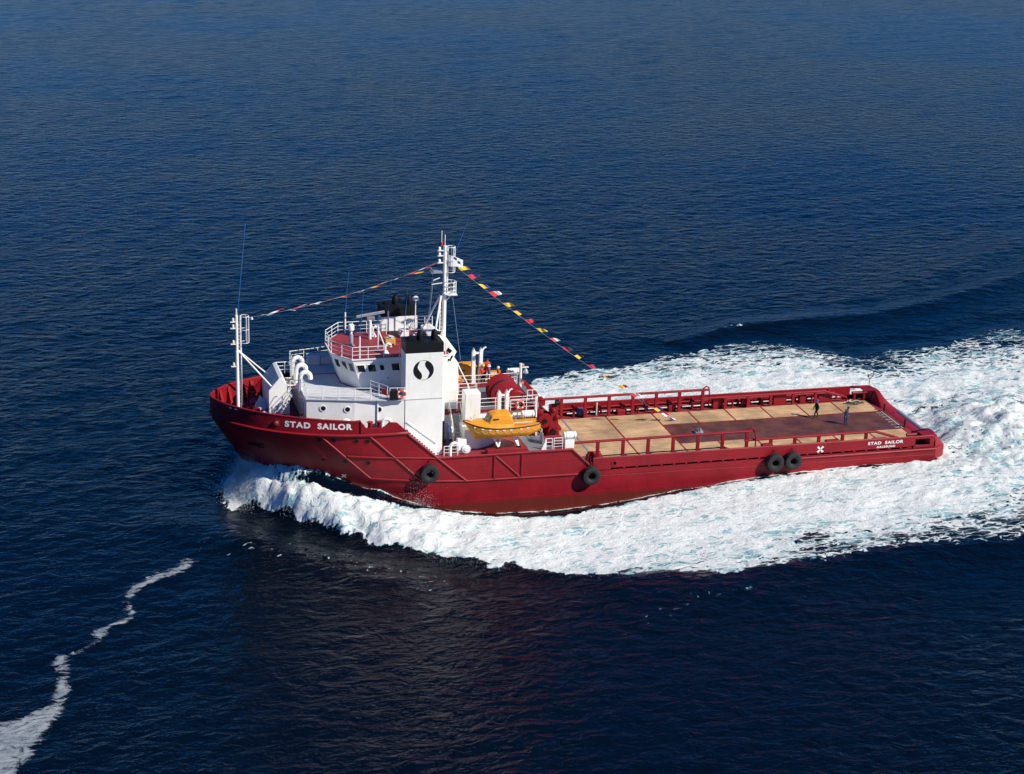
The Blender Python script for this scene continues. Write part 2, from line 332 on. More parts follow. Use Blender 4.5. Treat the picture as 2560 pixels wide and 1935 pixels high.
# flecks thrown ahead and thin drifting foam
fl = np.exp(-(seg_d(X, Y, [(-33, -11.5), (-29.8, -11.6), (-26.5, -14.2), (-22, -17.5), (-17, -22)])/2.6)**2)
c = np.maximum(c, fl*.50*sm(.58, .72, fbm(X*2.0, Y*2.8, 77, 3)))
fl = np.exp(-(seg_d(X, Y, [(-7, -32.6), (-4.1, -30.9), (-2.3, -30.0), (3, -27.9), (8, -27.7)])/.9)**2)
c = np.maximum(c, fl*.46*sm(.52, .66, fbm(X*2.0, Y*2.4, 78, 3)))
fl = np.exp(-(seg_d(X, Y, [(26.5, 33.6), (28.5, 33.9)])/.4)**2); c = np.maximum(c, fl*.45)
c = np.clip(c, 0, 1)
lump = (fbm(X*.42, Y*.5, 21, 5, .5)-.5)*2
lump2 = np.abs(fbm(X*1.6, Y*1.6, 33, 4, .6)-.5)*2
Z += sm(.2, .8, c)*(lump*(.14+.30*np.clip(A, 0, 2.4))+jag3*(.05+.14*np.clip(A, 0, 2.4))-lump2*.05)
Z += np.exp(-((X-42)/9)**2-((Y+2)/8)**2)*(.5*lump+.28*jag2+.2*jag3)
# drifting foam line on the near left
SL = [(-35.6,-12.6),(-36.4,-13.6),(-37.7,-14.6),(-38.8,-15.4),(-39.6,-16.2),(-40.2,-16.8),(-40.7,-17.8),(-40.7,-19.7),(-40.7,-21.5),(-40.5,-21.8),(-41.3,-22.2),(-42.1,-22.6),(-42.8,-23.2),(-43.3,-23.6),(-43.2,-24.8),(-43.8,-25.5),(-44.6,-26.2),(-45.2,-26.6),(-45.9,-26.6),(-46.5,-27.4),(-46.1,-28.5),(-45.6,-29.8),(-46.3,-30.7),(-46.1,-31.7),(-46.5,-32.4),(-46.2,-33.5),(-47.2,-33.9),(-48.2,-34.9),(-49.0,-35.0),(-49.6,-35.1),(-53,-36.8),(-58,-40)]
SR = [(-34.8,-13.6),(-35.4,-14.5),(-36.6,-15.6),(-38.4,-16.4),(-39.2,-17.0),(-39.8,-18.1),(-40.3,-19.1),(-40.1,-20.5),(-40.0,-21.5),(-40.25,-21.85),(-40.9,-22.4),(-41.7,-23.3),(-42.4,-24.5),(-42.9,-25.0),(-43.4,-25.7),(-44.1,-26.3),(-44.9,-27.0),(-45.1,-27.7),(-45.0,-28.9),(-45.1,-30.3),(-45.0,-31.2),(-45.4,-32.8),(-45.6,-34.2),(-45.8,-35.2),(-46.5,-36.4),(-47.2,-38.3),(-47.6,-39.9),(-48.4,-40.6),(-48.6,-41.7),(-49.2,-43.6),(-52,-47),(-58,-48)]
poly = SL+SR[::-1]
def inside(px, py, pts):
    r = np.zeros(px.shape, bool); n = len(pts)
    for i in range(n):
        x1, y1 = pts[i]; x2, y2 = pts[(i+1) % n]
        cnd = ((y1 > py) != (y2 > py)) & (px < (x2-x1)*(py-y1)/((y2-y1) or 1e-9)+x1)
        r ^= cnd
    return r
sub = (X < -33) & (Y < -10) & (X > -62) & (Y > -52)
sdv = np.full(X.shape, -9.); xs, ys = X[sub], Y[sub]
sdv[sub] = seg_d(xs, ys, poly+[poly[0]])*np.where(inside(xs, ys, poly), 1, -1)
scum = np.clip(.55+(sdv+.30*jag2+.30*jag3)/1.0, 0, 1)
fx = (sub & (sdv < .1) & (sdv > -1.6))
scum = np.maximum(scum, np.where(fx & (X*-.2+Y*-1 < 99), .42*sm(.62, .8, fbm(X*1.3, Y*1.3, 60, 3))*np.exp(np.minimum(sdv, 0)/.7), 0))
Z = np.where(scum > .3, Z*1.0+.05*scum, Z)

verts = np.stack([X.ravel(), Y.ravel(), Z.ravel()], 1).astype(np.float32)
idx = np.arange(nx*ny).reshape(ny, nx)
faces = np.stack([idx[:-1, :-1], idx[:-1, 1:], idx[1:, 1:], idx[1:, :-1]], -1).reshape(-1, 4)
cf = c.ravel(); sf = scum.ravel()
fmax = cf[faces].max(1); smax = sf[faces].max(1)
is_scum = smax > .02
is_foam = (fmax > .03) & ~is_scum
def water_mat(name, kind):
    m = bpy.data.materials.new(name); m.use_nodes = True; N, L = nodes(m); b = N['Principled BSDF']
    geo = N.new('ShaderNodeNewGeometry')
    b.inputs['Specular IOR Level'].default_value = .30; b.inputs['Base Color'].default_value = (.0011, .0036, .0085, 1); b.inputs['Roughness'].default_value = .10; b.inputs['IOR'].default_value = 1.333
    def noise(scale, detail=4, rough=.6, vec=None, dist=0):
        n = N.new('ShaderNodeTexNoise'); n.inputs['Scale'].default_value = scale; n.inputs['Detail'].default_value = detail; n.inputs['Roughness'].default_value = rough; n.inputs['Distortion'].default_value = dist
        L.new(vec or geo.outputs['Position'], n.inputs['Vector']); return n.outputs['Fac']
    def math_(op, a, b_=None, c_=None, clamp=False):
        n = N.new('ShaderNodeMath'); n.operation = op; n.use_clamp = clamp
        for i, v in enumerate((a, b_, c_)):
            if v is None: continue
            if isinstance(v, (int, float)): n.inputs[i].default_value = v
            else: L.new(v, n.inputs[i])
        return n.outputs[0]
    def rng_(v, a, b_, c_=0, d_=1, smooth=True):
        n = N.new('ShaderNodeMapRange'); n.interpolation_type = 'SMOOTHSTEP' if smooth else 'LINEAR'
        L.new(v, n.inputs[0])
        for i, w in enumerate((a, b_, c_, d_)):
            if isinstance(w, (int, float)): n.inputs[i+1].default_value = w
            else: L.new(w, n.inputs[i+1])
        return n.outputs[0]
    mp = N.new('ShaderNodeMapping'); mp.inputs['Rotation'].default_value = (0, 0, R(28)); mp.inputs['Scale'].default_value = (.62, 1, 1); L.new(geo.outputs['Position'], mp.inputs[0])
    gst = rng_(noise(.016, 4, .6), .35, .65, .6, 1.35)
    rip = math_('ADD', math_('MULTIPLY', noise(.85, 4, .55, mp.outputs[0], .5), 1.0), math_('MULTIPLY', noise(2.6, 3, .6, mp.outputs[0]), .2))
    bp = N.new('ShaderNodeBump'); bp.inputs['Strength'].default_value = 1; L.new(gst, bp.inputs['Strength']); bp.inputs['Distance'].default_value = .30; L.new(rip, bp.inputs['Height']); L.new(bp.outputs[0], b.inputs['Normal'])
    if kind == 'water': return m
    at = N.new('ShaderNodeAttribute'); at.attribute_name = 'foam'; cov = at.outputs['Fac']
    out = N['Material Output']
    fb = N.new('ShaderNodeBsdfPrincipled'); fb.inputs['Roughness'].default_value = .75; fb.inputs['Specular IOR Level'].default_value = .25
    ms = N.new('ShaderNodeMixShader')
    # warped coordinates for the lacework
    wn_ = N.new('ShaderNodeTexNoise'); wn_.inputs['Scale'].default_value = .8; wn_.inputs['Detail'].default_value = 4; L.new(geo.outputs['Position'], wn_.inputs['Vector'])
    va = N.new('ShaderNodeVectorMath'); va.operation = 'MULTIPLY_ADD'; L.new(wn_.outputs['Color'], va.inputs[0]); va.inputs[1].default_value = (1.5, 1.5, 0)
    fmp = N.new('ShaderNodeMapping'); fmp.inputs['Scale'].default_value = (.5, 1, .5); L.new(geo.outputs['Position'], fmp.inputs[0]); L.new(fmp.outputs[0], va.inputs[2])
    vm = N.new('ShaderNodeVectorMath'); vm.operation = 'MULTIPLY'; L.new(va.outputs[0], vm.inputs[0]); vm.inputs[1].default_value = (1, 1, .15)
    def vor(scale, feat='DISTANCE_TO_EDGE'):
        v = N.new('ShaderNodeTexVoronoi'); v.feature = feat; v.inputs['Scale'].default_value = scale; L.new(vm.outputs[0], v.inputs['Vector']); return v.outputs['Distance']
    if kind == 'foam':
        lace = math_('ADD', rng_(vor(1.25), 0, .22, 1, 0), math_('MULTIPLY', rng_(vor(3.1), 0, .28, 1, 0), .8))
        big = noise(.5, 7, .68, va.outputs[0]); fine = noise(3.6, 8, .75, va.outputs[0])
        t = math_('ADD', math_('MULTIPLY', math_('SUBTRACT', big, .5), 1.15), math_('MULTIPLY', math_('SUBTRACT', fine, .5), .85))
        t = math_('ADD', t, math_('MULTIPLY', math_('SUBTRACT', lace, .75), .26))
        t = math_('ADD', t, math_('MULTIPLY_ADD', cov, 1.22, -.60))
        white = rng_(t, .0, .22)
        aer = rng_(math_('ADD', t, .16), 0, .35)
        # colour: turquoise aerated water under thin foam, white on top
        thick = rng_(math_('ADD', math_('MULTIPLY', math_('SUBTRACT', noise(.55, 9, .72, va.outputs[0]), .5), 1.7), math_('ADD', math_('MULTIPLY', math_('SUBTRACT', lace, .7), .26), math_('MULTIPLY', cov, .60))), .30, .56)
        mc = N.new('ShaderNodeMix'); mc.data_type = 'RGBA'; L.new(thick, mc.inputs[0]); mc.inputs[6].default_value = (.25, .44, .47, 1); mc.inputs[7].default_value = (.69, .715, .70, 1)
        md = N.new('ShaderNodeMix'); md.data_type = 'RGBA'; L.new(white, md.inputs[0]); md.inputs[6].default_value = (.03, .10, .13, 1); L.new(mc.outputs[2], md.inputs[7])
        L.new(md.outputs[2], fb.inputs['Base Color'])
        fac = math_('ADD', math_('MULTIPLY', white, .82), math_('MULTIPLY', aer, .18))
        fac = math_('MULTIPLY', fac, rng_(cov, .03, .12), clamp=True)
        fbp = N.new('ShaderNodeBump'); fbp.inputs['Distance'].default_value = .30; fbp.inputs['Strength'].default_value = .7
        L.new(math_('ADD', math_('ADD', math_('MULTIPLY', noise(1.5, 6, .62, va.outputs[0]), .6), math_('MULTIPLY', noise(4.2, 6, .7), .34)), math_('MULTIPLY', lace, .10)), fbp.inputs['Height']); L.new(fbp.outputs[0], fb.inputs['Normal'])
    else:
        fine = noise(2.2, 7, .7, va.outputs[0]); big = noise(.5, 5, .6, va.outputs[0])
        t = math_('ADD', math_('MULTIPLY', math_('SUBTRACT', fine, .5), 2.6), math_('MULTIPLY_ADD', cov, 1.15, -.68))
        white = rng_(t, .0, .45)
        tone = math_('ADD', math_('MULTIPLY', big, .5), math_('MULTIPLY', fine, .5))
        mc = N.new('ShaderNodeMix'); mc.data_type = 'RGBA'; L.new(rng_(tone, .35, .65), mc.inputs[0]); mc.inputs[6].default_value = (.13, .165, .205, 1); mc.inputs[7].default_value = (.33, .36, .39, 1)
        L.new(mc.outputs[2], fb.inputs['Base Color'])
        fac = math_('MULTIPLY', white, .9)
        L.new(bp.outputs[0], fb.inputs['Normal'])
    L.new(fac, ms.inputs[0]); L.new(b.outputs[0], ms.inputs[1]); L.new(fb.outputs[0], ms.inputs[2]); L.new(ms.outputs[0], out.inputs['Surface'])
    return m
def sheet(name, fsel, mat, attr=None):
    fs = faces[fsel]; used, inv = np.unique(fs, return_inverse=True); inv = inv.reshape(-1, 4)
    me = bpy.data.meshes.new(name); nv, nf = len(used), len(fs)
    me.vertices.add(nv); me.vertices.foreach_set('co', verts[used].ravel())
    me.loops.add(nf*4); me.loops.foreach_set('vertex_index', inv.ravel().astype(np.int32))
    me.polygons.add(nf); me.polygons.foreach_set('loop_start', np.arange(0, nf*4, 4, dtype=np.int32))
    me.polygons.foreach_set('use_smooth', np.ones(nf, bool))
    if attr is not None:
        a = me.attributes.new('foam', 'FLOAT', 'POINT'); a.data.foreach_set('value', attr[used].astype(np.float32))
    me.materials.append(mat); me.update(); me.validate()
    o = bpy.data.objects.new(name, me); C.objects.link(o); return o
sea = sheet('sea', ~is_scum & ~is_foam, water_mat('sea_water', 'water'))
tag(sea, 'dark blue rippled open sea', 'sea', kind='structure')
wake = sheet('wake_foam', is_foam, water_mat('churned_foam', 'foam'), cf)
tag(wake, 'white and turquoise foaming bow wave and wake around the ship', 'foam', kind='stuff')
scumo = sheet('foam_streak', is_scum, water_mat('drifting_foam', 'scum'), sf)
tag(scumo, 'thin grey white streak of foam drifting on the dark water', 'foam', kind='stuff')
# spray droplets over the breaking crest
def zat(px, py):
    i = np.clip(np.searchsorted(gx, px), 0, nx-1); j = np.clip(np.searchsorted(gy, py), 0, ny-1); return Z[j, i], dout[j, i], half_w[j, i]
SV = []
NSP = 2500
xs = -31.5+34*rng.random(NSP)**1.5; side = np.where(rng.random(NSP) < .8, -1, 1)
_, do_, hw_ = zat(xs, side*10.)
dd = do_*(1+rng.normal(size=NSP)*.03)-np.abs(rng.normal(size=NSP))*.35
ys = side*(hw_+dd); z0, _, _ = zat(xs, ys)
SV.append(np.stack([xs, ys, z0+rng.exponential(.16, NSP)], 1))
NP = 16000
xs = -29.7+rng.normal(size=NP)*.75; ys = rng.normal(size=NP)*1.2-.7; z0, _, _ = zat(xs, ys)
SV.append(np.stack([xs, ys, z0+rng.exponential(.5, NP)], 1))
NP = 10
xs = rng.uniform(-29, -15, NP); _, _, hw_ = zat(xs, xs*0-10); ys = -(hw_+np.interp(xs, [-29, -22, -15], [.6, 1.5, 2.5])+rng.normal(size=NP)*.35); z0, _, _ = zat(xs, ys)
SV.append(np.stack([xs, ys, z0+rng.exponential(.25, NP)], 1))
NP = 700
xs = -16+rng.normal(size=NP)*.7; ys = -7.6+rng.normal(size=NP)*.4; z0, _, _ = zat(xs, ys)
SV.append(np.stack([xs, ys, z0+rng.exponential(.6, NP)], 1))
NP = 9000
xs = 41+rng.normal(size=NP)*4.5; ys = -1.5+rng.normal(size=NP)*4.5; z0, _, _ = zat(xs, ys)
SV.append(np.stack([xs, ys, z0+rng.exponential(.35, NP)], 1))
SV = np.concatenate(SV); n = len(SV)
tet = np.array([(1, 1, 1), (-1, -1, 1), (-1, 1, -1), (1, -1, -1)])*.6
sz = rng.uniform(.008, .028, n)[:, None, None]
vv = (SV[:, None, :]+tet[None]*sz*rng.choice([-1, 1], (n, 1, 3))).reshape(-1, 3)
ff = (np.array([(0, 1, 2), (0, 3, 1), (0, 2, 3), (1, 3, 2)])[None]+4*np.arange(n)[:, None, None]).reshape(-1, 3)
me = bpy.data.meshes.new('spray'); me.vertices.add(len(vv)); me.vertices.foreach_set('co', vv.ravel().astype(np.float32))
me.loops.add(ff.size); me.loops.foreach_set('vertex_index', ff.ravel().astype(np.int32)); me.polygons.add(len(ff)); me.polygons.foreach_set('loop_start', np.arange(0, ff.size, 3, dtype=np.int32))
me.update(); me.validate()
me.materials.append(mk('spray_white', (.6, .63, .65), .6, var=.05))
spray = bpy.data.objects.new('spray', me); C.objects.link(spray); tag(spray, 'fine white spray thrown up along the bow wave and stern', 'spray', kind='stuff')
SEA_OBJS = {sea, wake, scumo, spray, cam, so}

# ------------------------------------------------------------------ the ship (built level, trimmed at the end)
ship = empty('supply_ship')
tag(ship, 'red hulled offshore supply ship with white superstructure and long open wooden deck', 'ship')
TIP = -32.3
def tip(z): return TIP+max(0, 6.4-z)*.63
def half(x, z):
    t = min(max((6.4-z)/8, 0), 1.3); x0 = -16.4+3.5*t; n_ = 2.49-1.0*t; m_ = max(.95, 1.55-.75*t)
    u = min(max((x0-x)/(x0-tip(z)), 0), 1)
    return 6.9*(1-u**n_)**(1/m_)
def uf(x): return min(max((-16.4-x)/15.9, 0), 1)
def zdeck(x): u = uf(x); return 6.46-.42*u+.69*u*u
def zbul(x): u = uf(x); return 7.27+.9*u-.04*u*u
TOPK = [(-32.3, None), (-17.0, 6.4), (-14.5, 4.05), (-2.95, 4.05), (-1.0, 1.95), (31, 1.95)]
def ztop(x):
    if x <= -17.0: return zdeck(x)
    for (a, za), (b, zb) in zip(TOPK[1:-1], TOPK[2:]):
        if x <= b: return za+(zb-za)*(x-a)/(b-a)
    return 1.95
cols = [TIP+.001]+[TIP+15.3*(i/22)**1.9 for i in range(1, 22)]+[-17.0, -16.2, -15.3, -14.5, -13, -11, -9, -7, -5, -2.95, -2, -1.0, 3, 8, 13, 18, 23, 27, 29.5, 30.9]
rows = 16
mb = MB(); G = []
for k in range(rows+1):
    r = []
    for xt in cols:
        zt = ztop(xt); z = -4+(zt+4)*(k/rows); w = max(0, (-16.4-xt)/15.9)
        x = xt+(tip(z)-TIP)*w
        r.append((x, -half(x, z) if xt > TIP+.01 else 0.0, z))
    G.append(r)
mb.grid(G); mb.mirror_y()
# stern: chamfered quarters and transom
SY = [-6.9, -6.45, -6.0, -4.5, -3, -1.5, 0, 1.5, 3, 4.5, 6.0, 6.45, 6.9]
def xmax(y): return 32.2-max(0, abs(y)-6)/.9*1.3
mb.grid([[(xmax(y)+.04*(1-abs(z-1.0)/5), y, z) for y in SY] for z in (-4, -1, .4, 1.0, 1.72)])
mb.build('hull', HULL, ship, True)
# rubbing strakes
def strake(name, pts, w=.14, out=.09, mat=RED):
    for s in (-1, 1):
        MB().path([Vector((x, s*(abs(y)+out*.35), z)) for x, y, z in pts], w*.62, 6).build(name, mat, ship, True)
def hp(x, z): return (x, -half(x, z), z)
def lerp_line(a, b, n=6): return [hp(a[0]+(b[0]-a[0])*i/n, a[1]+(b[1]-a[1])*i/n) for i in range(n+1)]
fk = [TIP+.02+15.25*(i/26)**1.9 for i in range(27)]
strake('rubbing_strake', [(x, -half(x, 6.5)-.02, zdeck(x)) for x in fk]+[(-17.0, -6.9, 6.4)], .2, .1)
strake('rubbing_strake', lerp_line((-24.1, 6.34), (-20.0, 2.37), 8))
strake('rubbing_strake', lerp_line((-20.0, 2.37), (-15.2, 2.06), 6)+lerp_line((-14.5, 2.0), (-12.0, 1.82), 2)+[(-1.6, -6.9, 1.72)])
strake('rubbing_strake', lerp_line((-21.9, 4.47), (-17.9, 4.27), 5)+[(-14.5, -6.9, 4.02)])
strake('rubbing_strake', lerp_line((-20.14, 6.27), (-15.92, 2.19), 6))
strake('rubbing_strake', [(-17.0, -6.9, 6.3), (-14.5, -6.9, 4.02), (-12.0, -6.9, 1.82)], .17)
strake('rubbing_strake', [(-14.5, -6.9, 4.02), (-2.95, -6.9, 4.02)], .17)
strake('rubbing_strake', [(-2.95, -6.9, 4.02), (-1.05, -6.9, 2.2), (-.6, -6.9, 1.75)], .17)
strake('rubbing_strake', [(-9.67, -6.9, 4.0), (-9.67, -6.9, 1.8)], .13)
strake('rubbing_strake', [(-7.3, -6.9, 4.0), (-7.3, -6.9, 1.78)], .13)
strake('rubbing_strake', [(-9.6, -6.9, 3.95), (-7.4, -6.9, 1.85)], .13)
strake('rubbing_strake', [(16.8, -6.9, 1.72), (31.0, -6.9, 1.74), (31.9, -6.3, 1.74)], .13)
strake('plate_seam', [(-.6, -6.9, 1.42), (16, -6.9, 1.22), (30.9, -6.9, 1.2)], .04, .0)
# hull portholes (both sides)
for x, z in ((-24.18, 6.0), (-23.03, 5.96), (-21.24, 5.88), (-20.35, 5.86), (-23.77, 4.06), (-22.02, 3.98), (-20.23, 3.87)):
    for s in (-1, 1):
        p = Vector((x, s*half(x, z), z)); p2 = Vector((x+.1, s*half(x+.1, z), z)); p3 = Vector((x, s*half(x, z+.1), z+.1))
        nrm = (p2-p).cross(p3-p).normalized()
        if nrm.y*s < 0: nrm = -nrm
        h_ = MB().lathe([(.2, -.03), (.2, .012)], p, nrm, 14).build('porthole', BLACK, ship)
        MB().lathe([(.19, -.03), (.25, -.03), (.25, .03), (.2, .03)], p, nrm, 14, False).build('porthole_rim', RED, h_)
# anchor pocket: flat black patch painted for the shade in the recess
for s in (-1, 1):
    a = [(-29.67, 4.92), (-28.35, 4.92), (-28.3, 4.5), (-29.55, 4.58)]
    mb = MB(); P_ = [Vector((x, s*(half(x, z)+.015), z)) for x, z in a]; Q_ = [Vector((p.x+.2, p.y*.86, p.z)) for p in P_]
    mb.add(P_, [(0, 1, 2, 3)]); ap = mb.build('anchor_pocket_shade', BLACK, ship)
    mb = MB(); mb.path(P_, .05, 6, True); mb.build('pocket_rim', HULL, ap)
    mb = MB(); c_ = sum(P_, Vector())/4; dr = (P_[1]-P_[0]).normalized(); o_ = Vector((-.35, s*.93, -.05))
    mb.tube(c_+o_*.1-dr*.45, c_+o_*.1+dr*.45, .07); mb.tube(c_+o_*.12+dr*.35-Vector((0, 0, .2)), c_+o_*.12+dr*.35+Vector((0, 0, .2)), .05); mb.build('anchor', BLACK, ap)
# forecastle bulwark
def bulwark_path(s, x0, x1, n=40):
    return [x0+(x1-x0)*(i/n)**1.8 for i in range(n+1)]
for s in (-1, 1):
    mb = MB(); xs_ = [TIP+.0005]+bulwark_path(s, TIP+.05, -20.9)
    out_ = []; inn = []
    def yb(x): return half(x, 6.5)
    A0 = [(x, s*yb(x), zdeck(x)) for x in xs_]; A1 = [(x, s*yb(x), zbul(x) if x < -21 else 7.6) for x in xs_]
    B0 = [(x+.1*uf(x), s*max(yb(x)-.1, 0), zdeck(x)) for x in xs_]; B1 = [(x+.1*uf(x), s*max(yb(x)-.1, 0), a[2]) for x, a in zip(xs_, A1)]
    mb.grid([A0, A1, B1, B0]); mb.add([A0[-1], A1[-1], B1[-1], B0[-1]], [(0, 1, 2, 3)])
    # aft part with the mooring notch
    pr_ = [(-20.9, zdeck(-20.9)), (-20.9, 7.62), (-20.45, 7.0), (-19.05, 6.92), (-18.55, 7.38), (-17.9, 7.3), (-17.0, 6.45), (-17.0, 6.3)]
    mb.prism(pr_, 'y', s*6.62, s*6.8)
    mb.build('bulwark', HULL, ship, True)
    mb = MB(); mb.path([(x+.03*uf(x), s*(max(yb(x)-.05, 0)), a[2]+.02) for x, a in zip(xs_, A1)], .09, 6); mb.build('bulwark_cap', RED, ship, True)
    for x in [-31.4, -30.6, -29.6, -28.5, -27.3, -26, -24.6, -23.2, -21.8]:
        y = s*(yb(x)-.12); n2 = Vector((-.75*uf(x), s, 0)).normalized(); zt = zbul(x)-.1; zb = 6.4
        p = Vector((x+.1, y, 0)); tdir = Vector((n2.y, -n2.x, 0))
        mb = MB(); tri = [p+Vector((0, 0, zb)), p-n2*.55+Vector((0, 0, zb)), p-n2*.1+Vector((0, 0, zt)), p+Vector((0, 0, zt))]
        mb.add([q_-tdir*.12 for q_ in tri]+[q_+tdir*.12 for q_ in tri], [(0, 1, 2, 3), (4, 7, 6, 5), (0, 4, 5, 1), (1, 5, 6, 2), (2, 6, 7, 3), (3, 7, 4, 0)])
        mb.build('bulwark_stay', RED, ship)
# decks
def deck(name, outline, z, mat, t=.08):
    return MB().prism(outline, 'z', z-t, z).build(name, mat, ship)
fo = [(x+.08, -max(half(x, 6.5)-.06, 0)) for x in [TIP+.05]+bulwark_path(1, TIP+.3, -17.05, 20)]
deck('forecastle_deck', fo+[(x, -y) for x, y in fo[::-1]], 6.32, DKRED)
deck('boat_deck', [(-17.2, -6.78), (-2.9, -6.78), (-2.9, -3.4), (-5.2, -3.4), (-5.2, 3.4), (-2.9, 3.4), (-2.9, 6.78), (-17.2, 6.78)], 4.0, REDD)
for s in (-1, 1): MB().box(-5.2, -2.9, min(s*3.4, s*3.32), max(s*3.4, s*3.32), 1.9, 3.92).build('casing_side', RED, ship)
deck('main_deck', [(-5.3, -6.38), (30.6, -6.38), (30.6, 6.38), (-5.3, 6.38)], 1.98, REDD, .06)
for s in (-1, 1): MB().box(-1, 30.3, min(s*6.35, s*6.8), max(s*6.35, s*6.8), 1.3, 1.36).build('waterway', DKRED, ship); MB().box(-1, 30.3, min(s*6.36, s*6.38), max(s*6.36, s*6.38), 1.3, 1.9).build('waterway_side', DKRED, ship)  # sunken gutter added so the freeing slots look into darkness
# sloping top of the side casing between forecastle and boat deck
for s in (-1, 1):
    MB().add([(-17, s*6.88, 6.42), (-14.5, s*6.88, 4.06), (-14.5, s*5.9, 4.06), (-17, s*5.9, 6.42), (-17, s*5.9, 3.9), (-14.5, s*5.9, 3.9)], [(0, 1, 2, 3), (2, 5, 4, 3)]).build('casing_slope', REDD, ship)
    st = MB()
    for i in range(12): st.box(-16.9+i*.205, -16.72+i*.205, min(s*6.05, s*6.5), max(s*6.05, s*6.5), 6.28-i*.193, 6.44-i*.193)
    st.build('casing_steps', WHITE2, ship)
MB().box(-5.26, -5.18, -3.3, 3.3, 1.9, 6.25).build('deckhouse_bulkhead', RED, ship)
for s in (-1, 1): MB().box(-2.98, -2.86, min(s*3.42, s*6.7), max(s*3.42, s*6.7), 1.9, 3.9).build('deckhouse_bulkhead', RED, ship)
# wooden deck panels and steel strip; red seams show between panels
WX = [-2.6, -.1, 4.0, 8.45, 12.0, 15.57, 19.2, 22.8, 26.36, 29.9]
for i in range(len(WX)-1):
    a, b_ = WX[i]+.07, WX[i+1]-.07
    if i == 0: MB().box(-5.1, -2.67, -3.25, 3.25, 1.98, 2.05).build('wood_panel', WOOD, ship, bevel=.01)
    if i: MB().box(WX[i]-.065, WX[i]+.065, -5.36 if WX[i] < 8.6 else 2.42, 5.36, 1.985, 2.056).build('deck_seam_bar', RED, ship)
    if WX[i] > 8.6: MB().box(WX[i]-.065, WX[i]+.065, -5.36, -2.42, 1.985, 2.056).build('deck_seam_bar', RED, ship)
    if WX[i] < 8: spans = [(-5.38, 5.38)]
    else: spans = [(2.4, 5.38), (-5.38, -2.4)]
    for y0, y1 in spans: MB().box(a, b_, y0, y1, 1.98, 2.05).build('wood_panel', WOOD, ship, bevel=.01)
MB().box(8.52, 30.4, -2.33, 2.33, 1.975, 2.035).build('steel_deck_strip', STEEL, ship)
for y in (-2.365, 2.365): MB().box(8.5, 30.2, y-.03, y+.03, 1.97, 2.06).build('deck_edge_bar', RED, ship)
MB().box(-.2, -.04, -5.4, 5.4, 1.99, 2.075).build('deck_seam_plate', GALV, ship)
